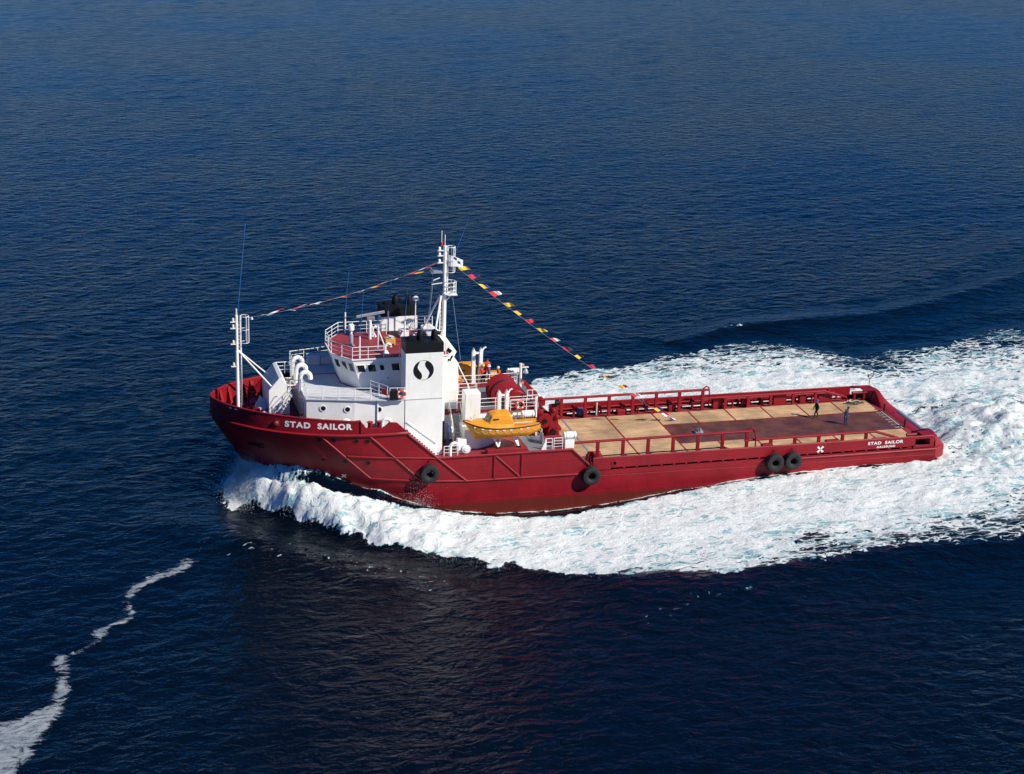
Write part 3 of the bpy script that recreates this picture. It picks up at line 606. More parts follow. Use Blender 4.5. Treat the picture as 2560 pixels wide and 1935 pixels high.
# cargo rails: posts and top rails
PX = [-2.49+2.27*i for i in range(1, 13)]
for s in (-1, 1):
    for i, x in enumerate(PX):
        tall = i < 7; zt = 4.0 if tall else 3.16
        pm = MB().box(x-.14, x+.14, s*5.5-.1, s*5.5+.1, 1.99, zt)
        pm.build('rail_post', RED, ship, bevel=.015)
    m = MB().path([(-2.2 if s > 0 else -2.6, s*5.5, 4.03), (14.05, s*5.5, 4.03)], .125, 8); m.build('cargo_rail', RED, ship, True)
    m = MB().path([(13.2, s*5.5, 3.2), (25.6, s*5.5, 3.2), (27.9, s*5.5, 2.45), (28.0, s*5.5, 2.0)], .12, 8); m.build('cargo_rail', RED, ship, True)
    m = MB().path([(13.4, s*5.5, 4.15), (13.75, s*5.55, 4.35), (14.0, s*5.6, 4.2), (14.15, s*5.7, 3.4), (14.15, s*5.75, 2.4)], .07, 6); m.build('rail_end_hoop', RED, ship, True)
    # side bulwark with freeing slots
    m = MB(); y0, y1 = s*6.9, s*6.78
    lo, hi = min(y0, y1), max(y0, y1)
    m.box(-1.0, 28.9, lo, hi, 2.10, 2.98); m.box(-1.0, .75, lo, hi, 1.9, 2.10); m.box(28.3, 30.75, lo, hi, 1.9, 2.16)
    m.box(28.9, 30.75, lo, hi, 2.80, 2.98); m.box(30.32, 30.75, lo, hi, 2.16, 2.80)
    for k in range(26): m.box(.75+1.12*k-.17 if k else .6, .75+1.12*k, lo, hi, 1.9, 2.10)
    m.build('side_bulwark', HULL, ship)
    MB().path([(-1.0, s*6.84, 3.0), (30.7, s*6.84, 2.98)], .075, 6).build('bulwark_cap', RED, ship, True)
    for k in range(24):
        x = .2+1.15*k
        MB().prism([(s*6.78, 2.0), (s*6.35, 2.0), (s*6.66, 2.9), (s*6.78, 2.9)], 'x', x-.05, x+.05).build('bulwark_stay', RED, ship)
    # opening frame near the stern
    MB().path([(28.9, s*6.88, 2.16), (30.32, s*6.88, 2.16), (30.32, s*6.88, 2.8), (28.9, s*6.88, 2.8)], .045, 6, True).build('mooring_port_frame', RED, ship)
    # pipes and lockers behind the rail
    for z in (2.42, 2.75): MB().path([(-.5, s*6.15, z), (27, s*6.15, z)], .075, 6).build('deck_pipe', RED, ship, True)
    for x, w, h_ in ((2.0, .5, .55), (5.7, .9, .5), (10.6, .7, .6), (15.1, 1.0, .95), (17.9, .8, .75), (21.3, 1.3, .9), (23.6, .6, .7), (25.9, 1.4, .75)):
        MB().box(x-w/2, x+w/2, min(s*5.75, s*6.25), max(s*5.75, s*6.25), 1.99, 1.99+h_).build('deck_locker', RED, ship, bevel=.03)
    for x in (1.1, 7.3, 12.6, 16.6, 19.6, 24.6):
        v_ = MB(); v_.tube((x, s*5.95, 2.0), (x, s*5.95, 2.5), .1, 8); v_.lathe([(.05, 0), (.17, .02), (.17, .07), (.05, .09)], (x, s*5.95, 2.52), (0, 0, 1), 10); v_.build('valve', RED, ship, True)
    MB().path([(-1.1, s*5.6, 2.0), (-1.1, s*5.6, 2.9), (-.9, s*5.6, 3.15), (-.65, s*5.6, 3.15), (-.5, s*5.6, 2.9), (-.5, s*5.6, 2.0)], .08, 8).build('vent_hoop', RED, ship, True)
    # fairlead roller at the quarter
    m = MB(); m.tube((28.6, s*5.7, 2.75), (30.1, s*5.7, 2.75), .16, 10); m.box(28.75, 28.95, min(s*5.6, s*5.8), max(s*5.6, s*5.8), 2.0, 2.7); m.box(29.75, 29.95, min(s*5.6, s*5.8), max(s*5.6, s*5.8), 2.0, 2.7)
    m.build('fairlead', RED, ship, True)
# stern bulwark
rowsS = []
YS = [-6.9+13.8*i/46 for i in range(47)]
def ztS(y):
    a = abs(y); t = min(max((5.3-a)/2.6, 0), 1); t = t*t*(3-2*t); return 3.0-(3.0-1.98)*t
for y in YS:
    zt = ztS(y); k = (zt-1.98)/1.02; dx = max(0, abs(y)-6.0)*1.0
    xo = xmax(y)
    rowsS.append([(30.35-.3*k*0-dx*.2, y, 1.96), (30.45+.25*k-dx*.35, y, zt-.03), (30.55+.35*k-dx*.4, y, zt+.02), (31.05+.1*k-dx*.55, y, zt+.0*k), (min(31.45, xo-.05), y, 1.98+(zt-1.98)*.62-.05), (xo, y, 1.74), (xo, y, 1.6)])
MB().grid(rowsS).build('stern_bulwark', RED, ship, True)
for s in (-1, 1):
    MB().box(29.7, 31.0, min(s*5.5, s*6.86), max(s*5.5, s*6.86), 2.93, 2.985).build('quarter_plate', RED, ship)
    MB().prism([(30.3, 2.0), (30.95, 2.0), (30.95, 2.93), (30.6, 2.93)], 'y', s*5.48, s*5.56).build('quarter_gusset', RED, ship)
MB().tube((31.9, -2.5, 1.72), (31.9, 2.5, 1.72), .28, 20).build('stern_roller', GALV, ship, True)
for y in (2.35, -1.9):
    MB().tube((30.4, y, 1.95), (30.4, y, 2.75), .12, 10).build('tow_pin', DKRED, ship, True)
for y in (1.5, -1.0):
    MB().tube((30.95, y, 1.95), (30.95, y, 2.35), .05, 6).build('stop_pin', RED, ship, True)
MB().box(30.02, 30.07, -2.2, 2.25, 2.036, 2.042).build('painted_line', LETTER, ship)
# stern light pole
m = MB(); m.path([(30.35, 5.9, 2.9), (30.4, 5.9, 4.0), (30.2, 5.9, 4.2)], .035, 6); m.path([(30.4, 5.9, 4.0), (30.75, 5.9, 4.35), (30.75, 5.9, 4.6)], .035, 6); m.lathe([(.03, 0), (.09, .03), (.09, .15), (.03, .18)], (30.2, 5.9, 4.2)); m.lathe([(.03, 0), (.09, .03), (.09, .15), (.03, .18)], (30.75, 5.9, 4.6))
m.build('stern_light_pole', DKRED, ship, True)

# ---- lettering
def text_mesh(txt, size, bold=.03, sx=1.0, space=1.0):
    cu = bpy.data.curves.new('t', 'FONT'); cu.body = txt; cu.size = size; cu.offset = bold*size; cu.extrude = .004; cu.align_x = 'LEFT'; cu.space_character = space
    o = bpy.data.objects.new('t', cu); C.objects.link(o)
    dg = bpy.context.evaluated_depsgraph_get(); me = bpy.data.meshes.new_from_object(o.evaluated_get(dg)); bpy.data.objects.remove(o); bpy.data.curves.remove(cu)
    return me
def lettering(name, txt, fn, width, height, mat=LETTER, bold=.03, space=1.1, parent=None):
    me = text_mesh(txt, 1, bold, space=space); co = np.empty(len(me.vertices)*3); me.vertices.foreach_get('co', co); co = co.reshape(-1, 3)
    mn, mx = co.min(0), co.max(0); out_ = []
    for v in co: out_.append(fn((v[0]-mn[0])/(mx[0]-mn[0])*width, (v[1]-mn[1])/(mx[1]-mn[1])*height, v[2]))
    me.vertices.foreach_set('co', np.array(out_).ravel()); me.materials.append(mat); me.update()
    o = bpy.data.objects.new(name, me); C.objects.link(o); o.parent = parent or ship; return o
def bow_name(u, v, w, x0=-26.85, z0=7.0, drop=-.13, wd=5.3):
    x = x0+u; z = z0+v+drop*u/wd; return (x, -half(x, 6.5)-.012-w, z)
lettering('bow_name', 'STAD', bow_name, 1.97, .52, bold=.045, space=1.2); lettering('bow_name', 'SAILOR', lambda u, v, w: bow_name(u+2.53, v, w), 2.75, .52, bold=.045, space=1.2)
for t_, o_, w_ in (('STAD', 0, 1.97), ('SAILOR', 2.53, 2.75)): lettering('bow_name', t_, lambda u, v, w: (-21.55-u-o_, half(-21.55-u-o_, 6.5)+.012+w, 6.88+v+.13*(u+o_)/5.3), w_, .52, bold=.045, space=1.2)
for t_, o_, w_ in (('STAD', 0, 1.27), ('SAILOR', 1.64, 1.76)): lettering('stern_name', t_, lambda u, v, w: (24.3+u+o_, -6.914-w, 2.52+v), w_, .29, bold=.03, space=1.15)
lettering('port_of_registry', 'AALESUND', lambda u, v, w: (25.15+u, -6.914-w, 2.19+v), 1.8, .19, bold=.03, space=1.15)
for t_, o_, w_ in (('STAD', 0, 1.27), ('SAILOR', 1.64, 1.76)): lettering('stern_name', t_, lambda u, v, w: (27.7-u-o_, 6.914+w, 2.52+v), w_, .29, bold=.03, space=1.15)
for n_, y in (('3', 2.0), ('2', 1.4), ('1', .75), ('0', .1), ('1', -.55), ('2', -1.2), ('3', -1.85)):
    lettering('deck_number', n_, lambda u, v, w, y=y: (29.85-v, y-u*1.0+.12, 2.038+abs(w)), .3 if n_ != '1' else .12, .42, bold=.0)
def cross_mark(x, z, s_, fn):
    m = MB()
    for k in range(4):
        a = math.pi/4+k*math.pi/2; d1 = (math.cos(a), math.sin(a)); n1 = (-d1[1], d1[0])
        pts = [(d1[0]*r+n1[0]*w, d1[1]*r+n1[1]*w) for r, w in ((.0, -.06), (.5, -.15), (.5, .15), (.0, .06))]
        m.add([fn(x+p[0]*s_, z+p[1]*s_) for p in pts], [(0, 1, 2, 3)])
    return m.build('thruster_mark', LETTER, ship)
cross_mark(19.78, 2.44, .72, lambda x, z: (x, -6.912, z)); cross_mark(-22.05, 2.45, .42, lambda x, z: (x, -half(x, z)-.02, z))
# mooring rings / lights on the bow bulwark
for x, z, mt in ((-27.42, 7.26, CREAM), (.9, 2.5, DKRED)):
    y = -half(x, 6.5) if x < -17 else -6.9
    k = MB().lathe([(.2, -.02), (.22, .03), (.14, .05)], (x, y, z), (-.25 if x < -17 else 0, -1, 0), 14).build('fairlead_plug', mt, ship, True)
    MB().lathe([(.2, -.05), (.3, -.05), (.3, .04), (.22, .05)], (x, y, z), (-.25 if x < -17 else 0, -1, 0), 14).build('fairlead_ring', RED, k, True)
for x in (-30.9, -30.5):
    y = -half(x, 6.5); MB().obox((x, y-.02, 7.9-.0), .22, .06, .1, Matrix.Rotation(R(-40), 3, 'Z')).build('chock_glint', LETTER, ship)  # white chips painted as the glints off the bow chocks

# ------------------------------------------------------------------ superstructure
def rail(pts, h=1.0, bars=3, step=1.5, r=.03, mat=WHITE2, name='guard_rail', closed=False):
    pts = [Vector(p) for p in pts]; m = MB()
    for k in range(bars):
        z = h*(k+1)/bars
        m.path([p+Vector((0, 0, z)) for p in pts], r if k == bars-1 else r*.7, 6)
    o = m.build(name, mat, ship, True)
    for a, b_ in zip(pts[:-1], pts[1:]):
        n_ = max(1, round((b_-a).length/step))
        for i in range(n_+1):
            if i == n_ and b_ != pts[-1]: continue
            p = a.lerp(b_, i/n_); MB().tube(p, p+Vector((0, 0, h)), r*1.05, 6).build('stanchion', mat, o, True)
    return o
def on_face(q, u, v, off=0):
    a = q[0].lerp(q[1], u); b_ = q[3].lerp(q[2], u); n_ = (q[1]-q[0]).cross(q[3]-q[0]).normalized()
    return a.lerp(b_, v)+n_*off
def window(q, u0, u1, v0, v1, parent, name='window', flip=1, frame=True):
    # q: four corners of the wall face, counter-clockwise seen from outside
    P_ = [on_face(q, u, v, .012*flip) for u, v in ((u0, v0), (u1, v0), (u1, v1), (u0, v1))]
    Q_ = [on_face(q, u, v, -.05*flip) for u, v in ((u0, v0), (u1, v0), (u1, v1), (u0, v1))]
    o = MB().add(P_+Q_, [(0, 1, 2, 3), (4, 7, 6, 5), (0, 4, 5, 1), (1, 5, 6, 2), (2, 6, 7, 3), (3, 7, 4, 0)]).build(name, GLASS, parent)
    if frame: MB().path([on_face(q, u, v, .02*flip) for u, v in ((u0, v0), (u1, v0), (u1, v1), (u0, v1))], .028, 4, True).build('window_frame', WHITE2, o)
    return o
# lower deckhouse
hpoly = [(-25, -4.7), (-21.2, -5.6), (-17.15, -5.95), (-17.15, -4.3), (-13.4, -4.3), (-13.4, 4.3), (-17.15, 4.3), (-17.15, 5.95), (-21.2, 5.6), (-25, 4.7)]
house = MB().prism(hpoly, 'z', 6.3, 9.02).build('deckhouse', WHITE, ship)
dpoly = [(-25.1, -4.78), (-21.2, -5.72), (-20.5, -5.85), (-18.5, -6.2), (-17.2, -6.28), (-17.2, -4.2), (-13.3, -4.2), (-13.3, 4.2), (-17.2, 4.2), (-17.2, 6.28), (-18.5, 6.2), (-20.5, 5.85), (-21.2, 5.72), (-25.1, 4.78)]
MB().prism(dpoly, 'z', 9.025, 9.1).build('bridge_deck', DECKW, ship)
for x, y, z in ((-23.68, -5.02, 8.3), (-21.76, -5.48, 8.25), (-19.22, -5.78, 8.2)):
    for s in (-1, 1):
        n_ = Vector((-.17, s, 0)); pz = MB().lathe([(.21, -.03), (.21, .015)], (x, -y*s, z), n_, 14).build('porthole', GLASS, house)
        MB().lathe([(.2, -.03), (.28, -.03), (.28, .035), (.21, .035)], (x, -y*s, z), n_, 14, False).build('porthole_rim', WHITE2, pz, True)
fd = MB().box(-25.05, -25.0, -3.3, -2.5, 6.5, 8.35).build('front_door', DECKW, house); MB().box(-25.09, -25.05, -2.65, -2.57, 7.3, 7.5).build('door_handle', GREY, fd)
MB().path([(-19.35, -5.82, 6.4), (-19.35, -5.82, 8.9)], .06, 6).build('drain_pipe', WHITE2, house, True)
# waterway lines on the bridge deck
for a, b_ in (((-25.0, 1.2), (-21.6, 1.2)), ((-21.62, 1.3), (-21.62, -1.3)), ((-21.6, -1.3), (-20.25, -3.5)), ((-20.25, -3.5), (-17.2, -3.6))):
    MB().path([(a[0], a[1], 9.11), (b_[0], b_[1], 9.11)], .055, 4).build('waterway_bar', REDD, ship)
# wheelhouse
wb = [(-20.2, -3.3), (-21.55, -1.25), (-21.55, 1.25), (-20.2, 3.3), (-13, 3.3), (-13, -3.3)]
wt = [(-21.0, -3.5), (-22.4, -1.5), (-22.4, 1.5), (-21.0, 3.5), (-13, 3.5), (-13, -3.5)]
mb = MB(); n6 = 6
mb.add([(x, y, 9.1) for x, y in wb]+[(x, y, 11.76) for x, y in wt], [tuple(range(6))[::-1], tuple(range(6, 12))]+[(i, (i+1) % 6, 6+(i+1) % 6, 6+i) for i in range(6)])
wh = mb.build('wheelhouse', WHITE, ship)
wro = [(-21.07, -3.6), (-22.5, -1.54), (-22.5, 1.54), (-21.07, 3.6), (-12.95, 3.6), (-12.95, -3.6)]
MB().prism(wro, 'z', 11.765, 11.85).build('roof_slab', WHITE2, wh)
MB().prism([(x*.998+(-.03 if x < -20 else 0)+.08*(x < -20), y*.975) for x, y in wro], 'z', 11.84, 11.868).build('wheelhouse_roof', REDD, wh)
def quad(i, j): return [Vector((*wb[i], 9.1)), Vector((*wb[j], 9.1)), Vector((*wt[j], 11.76)), Vector((*wt[i], 11.76))]
for (i, j), cnt in (((1, 0), 3), ((2, 1), 4), ((3, 2), 3)):
    q_ = quad(i, j); g = 1.0/cnt
    for k in range(cnt): window(q_, (k+.2)*g, (k+.82)*g, .60, .86, wh)
for s in (-1, 1):
    q_ = quad(0, 5) if s < 0 else quad(4, 3)
    def U(x): u = (x+20.6)/7.6; return u if s < 0 else 1-u
    for x0, x1 in ((-20.43, -19.81), (-19.57, -18.92), (-17.62, -16.98)):
        window(q_, min(U(x0), U(x1)), max(U(x0), U(x1)), .59, .83, wh)
    P_ = [on_face(q_, u, v, .03) for u, v in ((U(-18.8), .03), (U(-18.02), .03), (U(-18.02), .85), (U(-18.8), .85))]
    dr = MB().path(P_, .03, 4, True).build('bridge_door', WHITE2, wh)
    if s < 0:
        window(q_, U(-18.6), U(-18.23), .62, .80, dr, 'door_window'); MB().obox(on_face(q_, U(-18.12), .35, .05), .1, .05, .12).build('door_handle', GREY, dr)
# aft control bay
ay = [(-14, 12.55), (-13.25, 12.7), (-12.05, 11.75), (-12.55, 10.65), (-14, 10.65)]
bay = MB().prism(ay, 'y', -2.6, 2.6).build('aft_control_bay', WHITE, wh)
for P_ in ([(-12.78, 12.15), (-12.42, 11.85), (-12.62, 11.6), (-12.95, 11.88)], [(-13.0, 11.8), (-12.68, 11.52), (-12.86, 11.2), (-13.15, 11.48)], [(-12.5, 11.42), (-12.32, 11.42), (-12.55, 10.95), (-12.68, 10.95)], [(-12.8, 11.15), (-12.62, 11.15), (-12.8, 10.8), (-12.92, 10.8)]):
    for s in (-1, 1): MB().prism(P_, 'y', s*2.58, s*2.615).build('bay_window', GLASS, bay)
aft = MB().box(-14, -11.7, -2.0, 2.0, 6.4, 10.55).build('aft_house', WHITE, ship, bevel=.06)
for k in range(7): MB().box(-12.9+k*.17, -12.82+k*.17, -2.03, -2.0, 6.5, 8.2).build('wall_rib', WHITE2, aft)
MB().path([(-11.72, -2.0, 10.3), (-10.9, -2.2, 8.6), (-10.6, -2.3, 7.4)], .05, 6).build('brace', WHITE2, ship, True)
# funnels
def funnel(s):
    y0, y1 = sorted((s*4.22, s*6.0)); xa, xb = -17.12, -13.95
    f = MB().prism([(xa, 3.9), (xb+.02, 3.9), (xb, 12.93), (xa, 12.93)], 'y', y0, y1).build('funnel', WHITE, ship, bevel=.04)
    MB().prism([(xa-.004, 12.94), (xb+.004, 12.94), (xb+.0, 13.75), (xa+.02, 13.85)], 'y', y0-.004, y1+.004).build('funnel_cap', BLACK, f)
    for x, y in ((-15.75, .4), (-14.55, .4)):
        yy = (y0+y1)/2+s*(y-.4); m = MB(); m.lathe([(.26, 13.7), (.3, 14.0), (.28, 14.3), (.2, 14.55), (.08, 14.62)], (x, yy, 0), (0, 0, 1), 14); m.path([(x+.1, yy, 14.2), (x+.3, yy, 14.3), (x+.5, yy, 14.25)], .16, 10); m.build('exhaust_pipe', BLACK, f, True)
    MB().box(-16.7, -16.1, (y0+y1)/2-.3, (y0+y1)/2+.3, 13.8, 14.05).build('cap_box', BLACK, f)
    MB().path([(xa, s*6.02, 8.97), (xb, s*6.02, 8.97)], .02, 4).build('weld_seam', GALV, f)
    MB().path([(-16.95, s*6.09, 7.1), (-14.4, s*6.09, 5.05)], .03, 6).build('hand_rail', GALV, f, True)
    # emblem
    cx, cz, Rr = -15.6, 11.45, .84
    inner = [(-.37, .90), (-.58, .37), (-.52, .12), (-.37, -.1), (-.22, -.3), (-.14, -.55), (-.16, -.75), (-.24, -.88), (-.37, -.93)]
    def spl(p):   # smooth the inner edge
        o_ = []
        for i in range(len(p)-1):
            p0, p1, p2, p3 = p[max(i-1, 0)], p[i], p[i+1], p[min(i+2, len(p)-1)]
            for k in range(5):
                t = k/5; o_.append(tuple(.5*((2*p1[d_])+(-p0[d_]+p2[d_])*t+(2*p0[d_]-5*p1[d_]+4*p2[d_]-p3[d_])*t*t+(-p0[d_]+3*p1[d_]-3*p2[d_]+p3[d_])*t**3) for d_ in (0, 1)))
        return o_+[p[-1]]
    inn = spl(inner)
    a0 = math.atan2(inn[-1][1], inn[-1][0]) % (2*math.pi); a1 = math.atan2(inn[0][1], inn[0][0]) % (2*math.pi)
    arc = [(math.cos(a0+(a1-a0)*i/24), math.sin(a0+(a1-a0)*i/24)) for i in range(25)]
    ol = inn+arc[1:-1]
    for sg in (1, -1):
        m = MB(); pts = [(cx-s*sg*x*Rr*-1 if s > 0 else cx+sg*x*Rr, s*6.008, cz+sg*z*Rr) for x, z in ol]
        # strip the crescent as a triangle fan between the inner edge and the arc
        n1 = len(inn); I = [pts[i] for i in range(n1)]; Ar = [pts[0]]+pts[n1:][::-1]+[pts[n1-1]]
        K = 30
        def samp(l, t): f_ = t*(len(l)-1); i = min(int(f_), len(l)-2); return tuple(l[i][d_]+(l[i+1][d_]-l[i][d_])*(f_-i) for d_ in range(3))
        m.grid([[samp(I, k/K) for k in range(K+1)], [samp(Ar, k/K) for k in range(K+1)]]); m.build('funnel_emblem', BLACK, f)
    MB().path([(cx+Rr*math.cos(t), s*6.004, cz+Rr*math.sin(t)) for t in [2*math.pi*i/48 for i in range(48)]], .014, 4, True).build('emblem_ring', BLACK, f)
    return f
funnel(-1); funnel(1)
# bridge deck rails, wings
rail([(-25.0, -4.7, 9.1), (-21.2, -5.65, 9.1), (-19.9, -5.85, 9.1)], 1.0, 4, 1.25)
rail([(-25.0, 4.7, 9.1), (-21.2, 5.65, 9.1), (-18.5, 6.1, 9.1), (-17.2, 6.2, 9.1)], 1.0, 3, 1.3)
rail([(-25.0, -1.9, 9.1), (-25.0, -4.6, 9.1)], 1.0, 3, .7); rail([(-25.0, 1.9, 9.1), (-25.0, 4.6, 9.1)], 1.0, 3, .9)
rail([(-19.6, -4.0, 9.1), (-18.5, -5.6, 9.1), (-18.4, -6.1, 9.1), (-17.2, -6.22, 9.1)], 1.0, 3, .8)
MB().box(-18.42, -17.72, -6.36, -6.24, 9.15, 9.95).build('side_light_screen', BLACK, ship); MB().box(-18.42, -17.72, 6.24, 6.36, 9.15, 9.95).build('side_light_screen', BLACK, ship)
MB().obox((-18.75, -5.6, 9.62), .55, .04, .5, Matrix.Rotation(R(-55), 3, 'Z')).build('sign_board', FRED, ship)
# wheelhouse top rail
rail([(-13.2, -3.5, 11.86), (-21.02, -3.5, 11.86), (-22.42, -1.5, 11.86), (-22.42, 1.5, 11.86), (-21.02, 3.5, 11.86), (-17.3, 3.5, 11.86)], 1.0, 3, 1.35)
rail([(-14.0, 4.1, 12.0), (-13.0, 2.6, 12.4)], .9, 3, .8)
def pole(x, y, z0, z1, r=.06, name='pole', mat=WHITE2): return MB().tube((x, y, z0), (x, y, z1), r, 8).build(name, mat, ship, True)
for x, y, zt, tx in ((-20.4, -3.42, 17.5, .3), (-20.4, 3.42, 17.4, .3), (-16.7, 3.3, 17.0, .3), (-15.9, .2, 16.4, .2)):
    b_ = pole(x, y, 11.86, 13.75, .07, 'antenna_post')
    MB().tube((x, y, 13.7), (x+tx, y, zt), .024, 6, .010).build('whip_antenna', ANT, b_)
sp = MB().lathe([(.3, 0), (.3, .06), (.18, .12), (.18, .95), (.12, 1.1)], (-20.5, 0, 11.86), (0, 0, 1), 14).build('searchlight_stand', GALV, ship, True)
MB().lathe([(.1, 0), (.1, .25), (.26, .32), (.26, .72), (.2, .8)], (-20.5, 0, 12.95), (0, 0, 1), 12).build('searchlight', WHITE2, sp, True)
p_ = pole(-18.55, -1.75, 11.86, 14.1, .09, 'signal_post'); MB().tube((-18.5, -1.75, 13.6), (-17.9, -2.3, 11.9), .05).build('brace', WHITE2, p_, True)
p_ = pole(-18.6, 1.6, 11.86, 13.5, .13, 'radar_post'); MB().tube((-18.5, 1.6, 13.2), (-18.1, 1.9, 11.9), .05).build('brace', WHITE2, p_, True)
MB().box(-18.85, -18.15, 1.75, 2.25, 13.35, 13.75).build('radar_gearbox', GREY, p_, bevel=.04)
MB().obox((-18.5, 2.0, 13.92), 2.45, .14, .24, Matrix.Rotation(R(-8), 3, 'Y')).build('radar_scanner', GALV, p_, bevel=.03)
for x, y in ((-18.1, -2.45), (-18.25, 2.35)):
    MB().path([(x, y, 11.86), (x, y, 12.4), (x+.06, y, 12.62), (x+.25, y, 12.72), (x+.44, y, 12.62), (x+.48, y, 12.42)], .11, 10).build('gooseneck_vent', WHITE2, ship, True)
    MB().lathe([(.3, 0), (.13, .3)], (x+.05, y-.1, 11.86), (0, 0, 1), 10).build('vent_base', WHITE2, ship, True)
pd = pole(-14.4, 3.0, 11.86, 14.75, .05, 'antenna_post'); MB().lathe([(.28, 0), (.3, .06), (.28, .18), (.2, .29), (.08, .35)], (-14.4, 3.0, 14.7), (0, 0, 1), 14).build('antenna_dome', WHITE2, pd, True)
MB().box(-14.9, -13.9, 1.35, 1.95, 11.87, 12.15).build('roof_hatch', WHITE2, ship, bevel=.03)
for x, y in ((-17.0, 2.6), (-16.2, -1.5), (-15.2, -2.2)): pole(x, y, 11.86, 12.9, .03, 'stub_aerial')

# ---- main mast
mast = MB().tube((-12.6, 0, 10.5), (-12.6, 0, 16.1), .19, 12).tube((-12.6, 0, 16.1), (-12.6, 0, 20.2), .15, 12).build('main_mast', WHITE, ship, True)
for s in (-1, 1): MB().tube((-12.9, s*.1, 15.9), (-14.1, s*2.4, 11.86), .09, 8).build('mast_strut', WHITE2, mast, True)
MB().tube((-12.95, 0, 12.3), (-12.95, 0, 15.4), .06, 6).build('ladder_rail', WHITE2, mast, True)
for k in range(9): MB().tube((-12.95, 0, 12.5+k*.33), (-12.65, 0, 12.5+k*.33), .03, 6).build('ladder_rung', WHITE2, mast)
pl = MB().lathe([(.5, 0), (.5, .07)], (-12.2, 0, 15.98), (0, 0, 1), 14).box(-12.3, -11.55, -.4, .4, 15.96, 16.03).build('mast_platform', WHITE2, mast)
def cage(cx, z0, z1, n_, r, parent, name='ladder_cage', bars=4):
    m = MB()
    for k in range(n_):
        z = z0+(z1-z0)*k/(n_-1); m.path([(cx+r*math.cos(t), r*math.sin(t), z) for t in [2*math.pi*i/16 for i in range(16)]], .025, 5, True)
    for i in range(bars): t = -1.2+2.4*i/(bars-1); m.tube((cx+r*math.cos(t), r*math.sin(t), z0), (cx+r*math.cos(t), r*math.sin(t), z1), .03, 5)
    return m.build(name, WHITE2, parent, True)
cage(-12.1, 16.05, 17.1, 4, .5, mast, 'platform_rail', 5); cage(-12.1, 17.95, 20.1, 3, .36, mast)
MB().tube((-12.1, -.36, 16.0), (-12.6, -.1, 15.3), .035).build('platform_bracket', WHITE2, mast, True)
MB().tube((-12.35, 0, 16.1), (-12.35, 0, 20.1), .05, 6).build('ladder_rail', WHITE2, mast, True)
for k in range(12): MB().tube((-12.6, 0, 16.3+k*.32), (-12.35, 0, 16.3+k*.32), .025, 5).build('ladder_rung', WHITE2, mast)
MB().obox((-13.35, 0, 18.0), .95, .75, .12).build('radar_bracket', GALV, mast); MB().obox((-13.8, -.05, 18.25), .12, 1.9, .16).build('radar_scanner', GREY, mast)
MB().path([(-12.75, 0, 17.0), (-13.7, 0, 16.9), (-13.55, 0, 17.25), (-13.0, 0, 17.45)], .045, 6).build('yard_arm', WHITE2, mast, True)
for x, z in ((-13.0, 19.45), (-13.0, 18.85), (-13.0, 19.9)):
    l_ = MB().box(x-.25, x+.25, -.2, .2, z-.1, z-.06).build('light_bracket', WHITE2, mast); MB().lathe([(.08, 0), (.12, .03), (.12, .22), (.07, .28)], (x-.08, 0, z-.06), (0, 0, 1), 10).build('mast_light', WHITE2, l_, True)
MB().tube((-12.62, 0, 20.1), (-12.62, 0, 21.15), .035).build('mast_rod', WHITE2, mast); MB().tube((-12.9, 0, 20.2), (-12.9, 0, 21.5), .03).build('mast_rod', WHITE2, mast); MB().lathe([(.1, 0), (.1, .25)], (-12.9, 0, 20.3)).build('top_light', FRED, mast)
MB().tube((-11.75, 0, 19.4), (-10.6, 0, 22.6), .024, 6, .010).build('whip_antenna', ANT, mast)
for p0, p1 in (((-13.6, 0, 16.9), (-14.4, -1.5, 11.9)), ((-11.9, 0, 15.95), (-11.4, -1.4, 10.6)), ((-13.6, 0, 18.0), (-13.9, .8, 11.9))): MB().tube(p0, p1, .012, 4).build('halyard', GALV, mast)
# ---- fore mast
fm = MB().tube((-30.0, 0, 6.3), (-30.0, 0, 11.9), .16, 12).tube((-30.0, 0, 11.9), (-30.0, 0, 15.0), .13, 12).tube((-30.0, 0, 15), (-30.0, 0, 15.55), .06, 8).build('fore_mast', WHITE, ship, True)
MB().tube((-29.68, 0, 6.4), (-29.68, 0, 14.9), .075, 8).build('ladder_rail', WHITE2, fm, True)
for k in range(26): MB().tube((-30, 0, 6.7+k*.31), (-29.68, 0, 6.7+k*.31), .025, 5).build('ladder_rung', WHITE2, fm)
cage(-29.35, 12.65, 14.9, 3, .36, fm)
for s in (-1, 1): MB().tube((-29.9, 0, 11.95), (-27.45, s*1.8, 9.3), .07, 8).build('mast_stay', WHITE2, fm, True)
for z in (14.45, 13.9, 12.55, 10.62):
    l_ = MB().box(-30.5, -30.1, -.16, .16, z-.03, z+.02).build('light_bracket', WHITE2, fm); MB().lathe([(.06, 0), (.1, .03), (.1, .24), (.05, .3)], (-30.28, 0, z+.02), (0, 0, 1), 10).build('mast_light', CREAM, l_, True)
MB().tube((-29.9, 0, 15.0), (-29.14, 0, 22.6), .03, 6, .012).build('whip_antenna', ANT, fm)
MB().tube((-29.0, 0, 14.75), (-28.75, 0, 14.75), .03).lathe([(.05, 0), (.14, .2)], (-28.75, 0, 14.8), (0, 0, -1), 8).build('bell_light', GALV, fm, True)

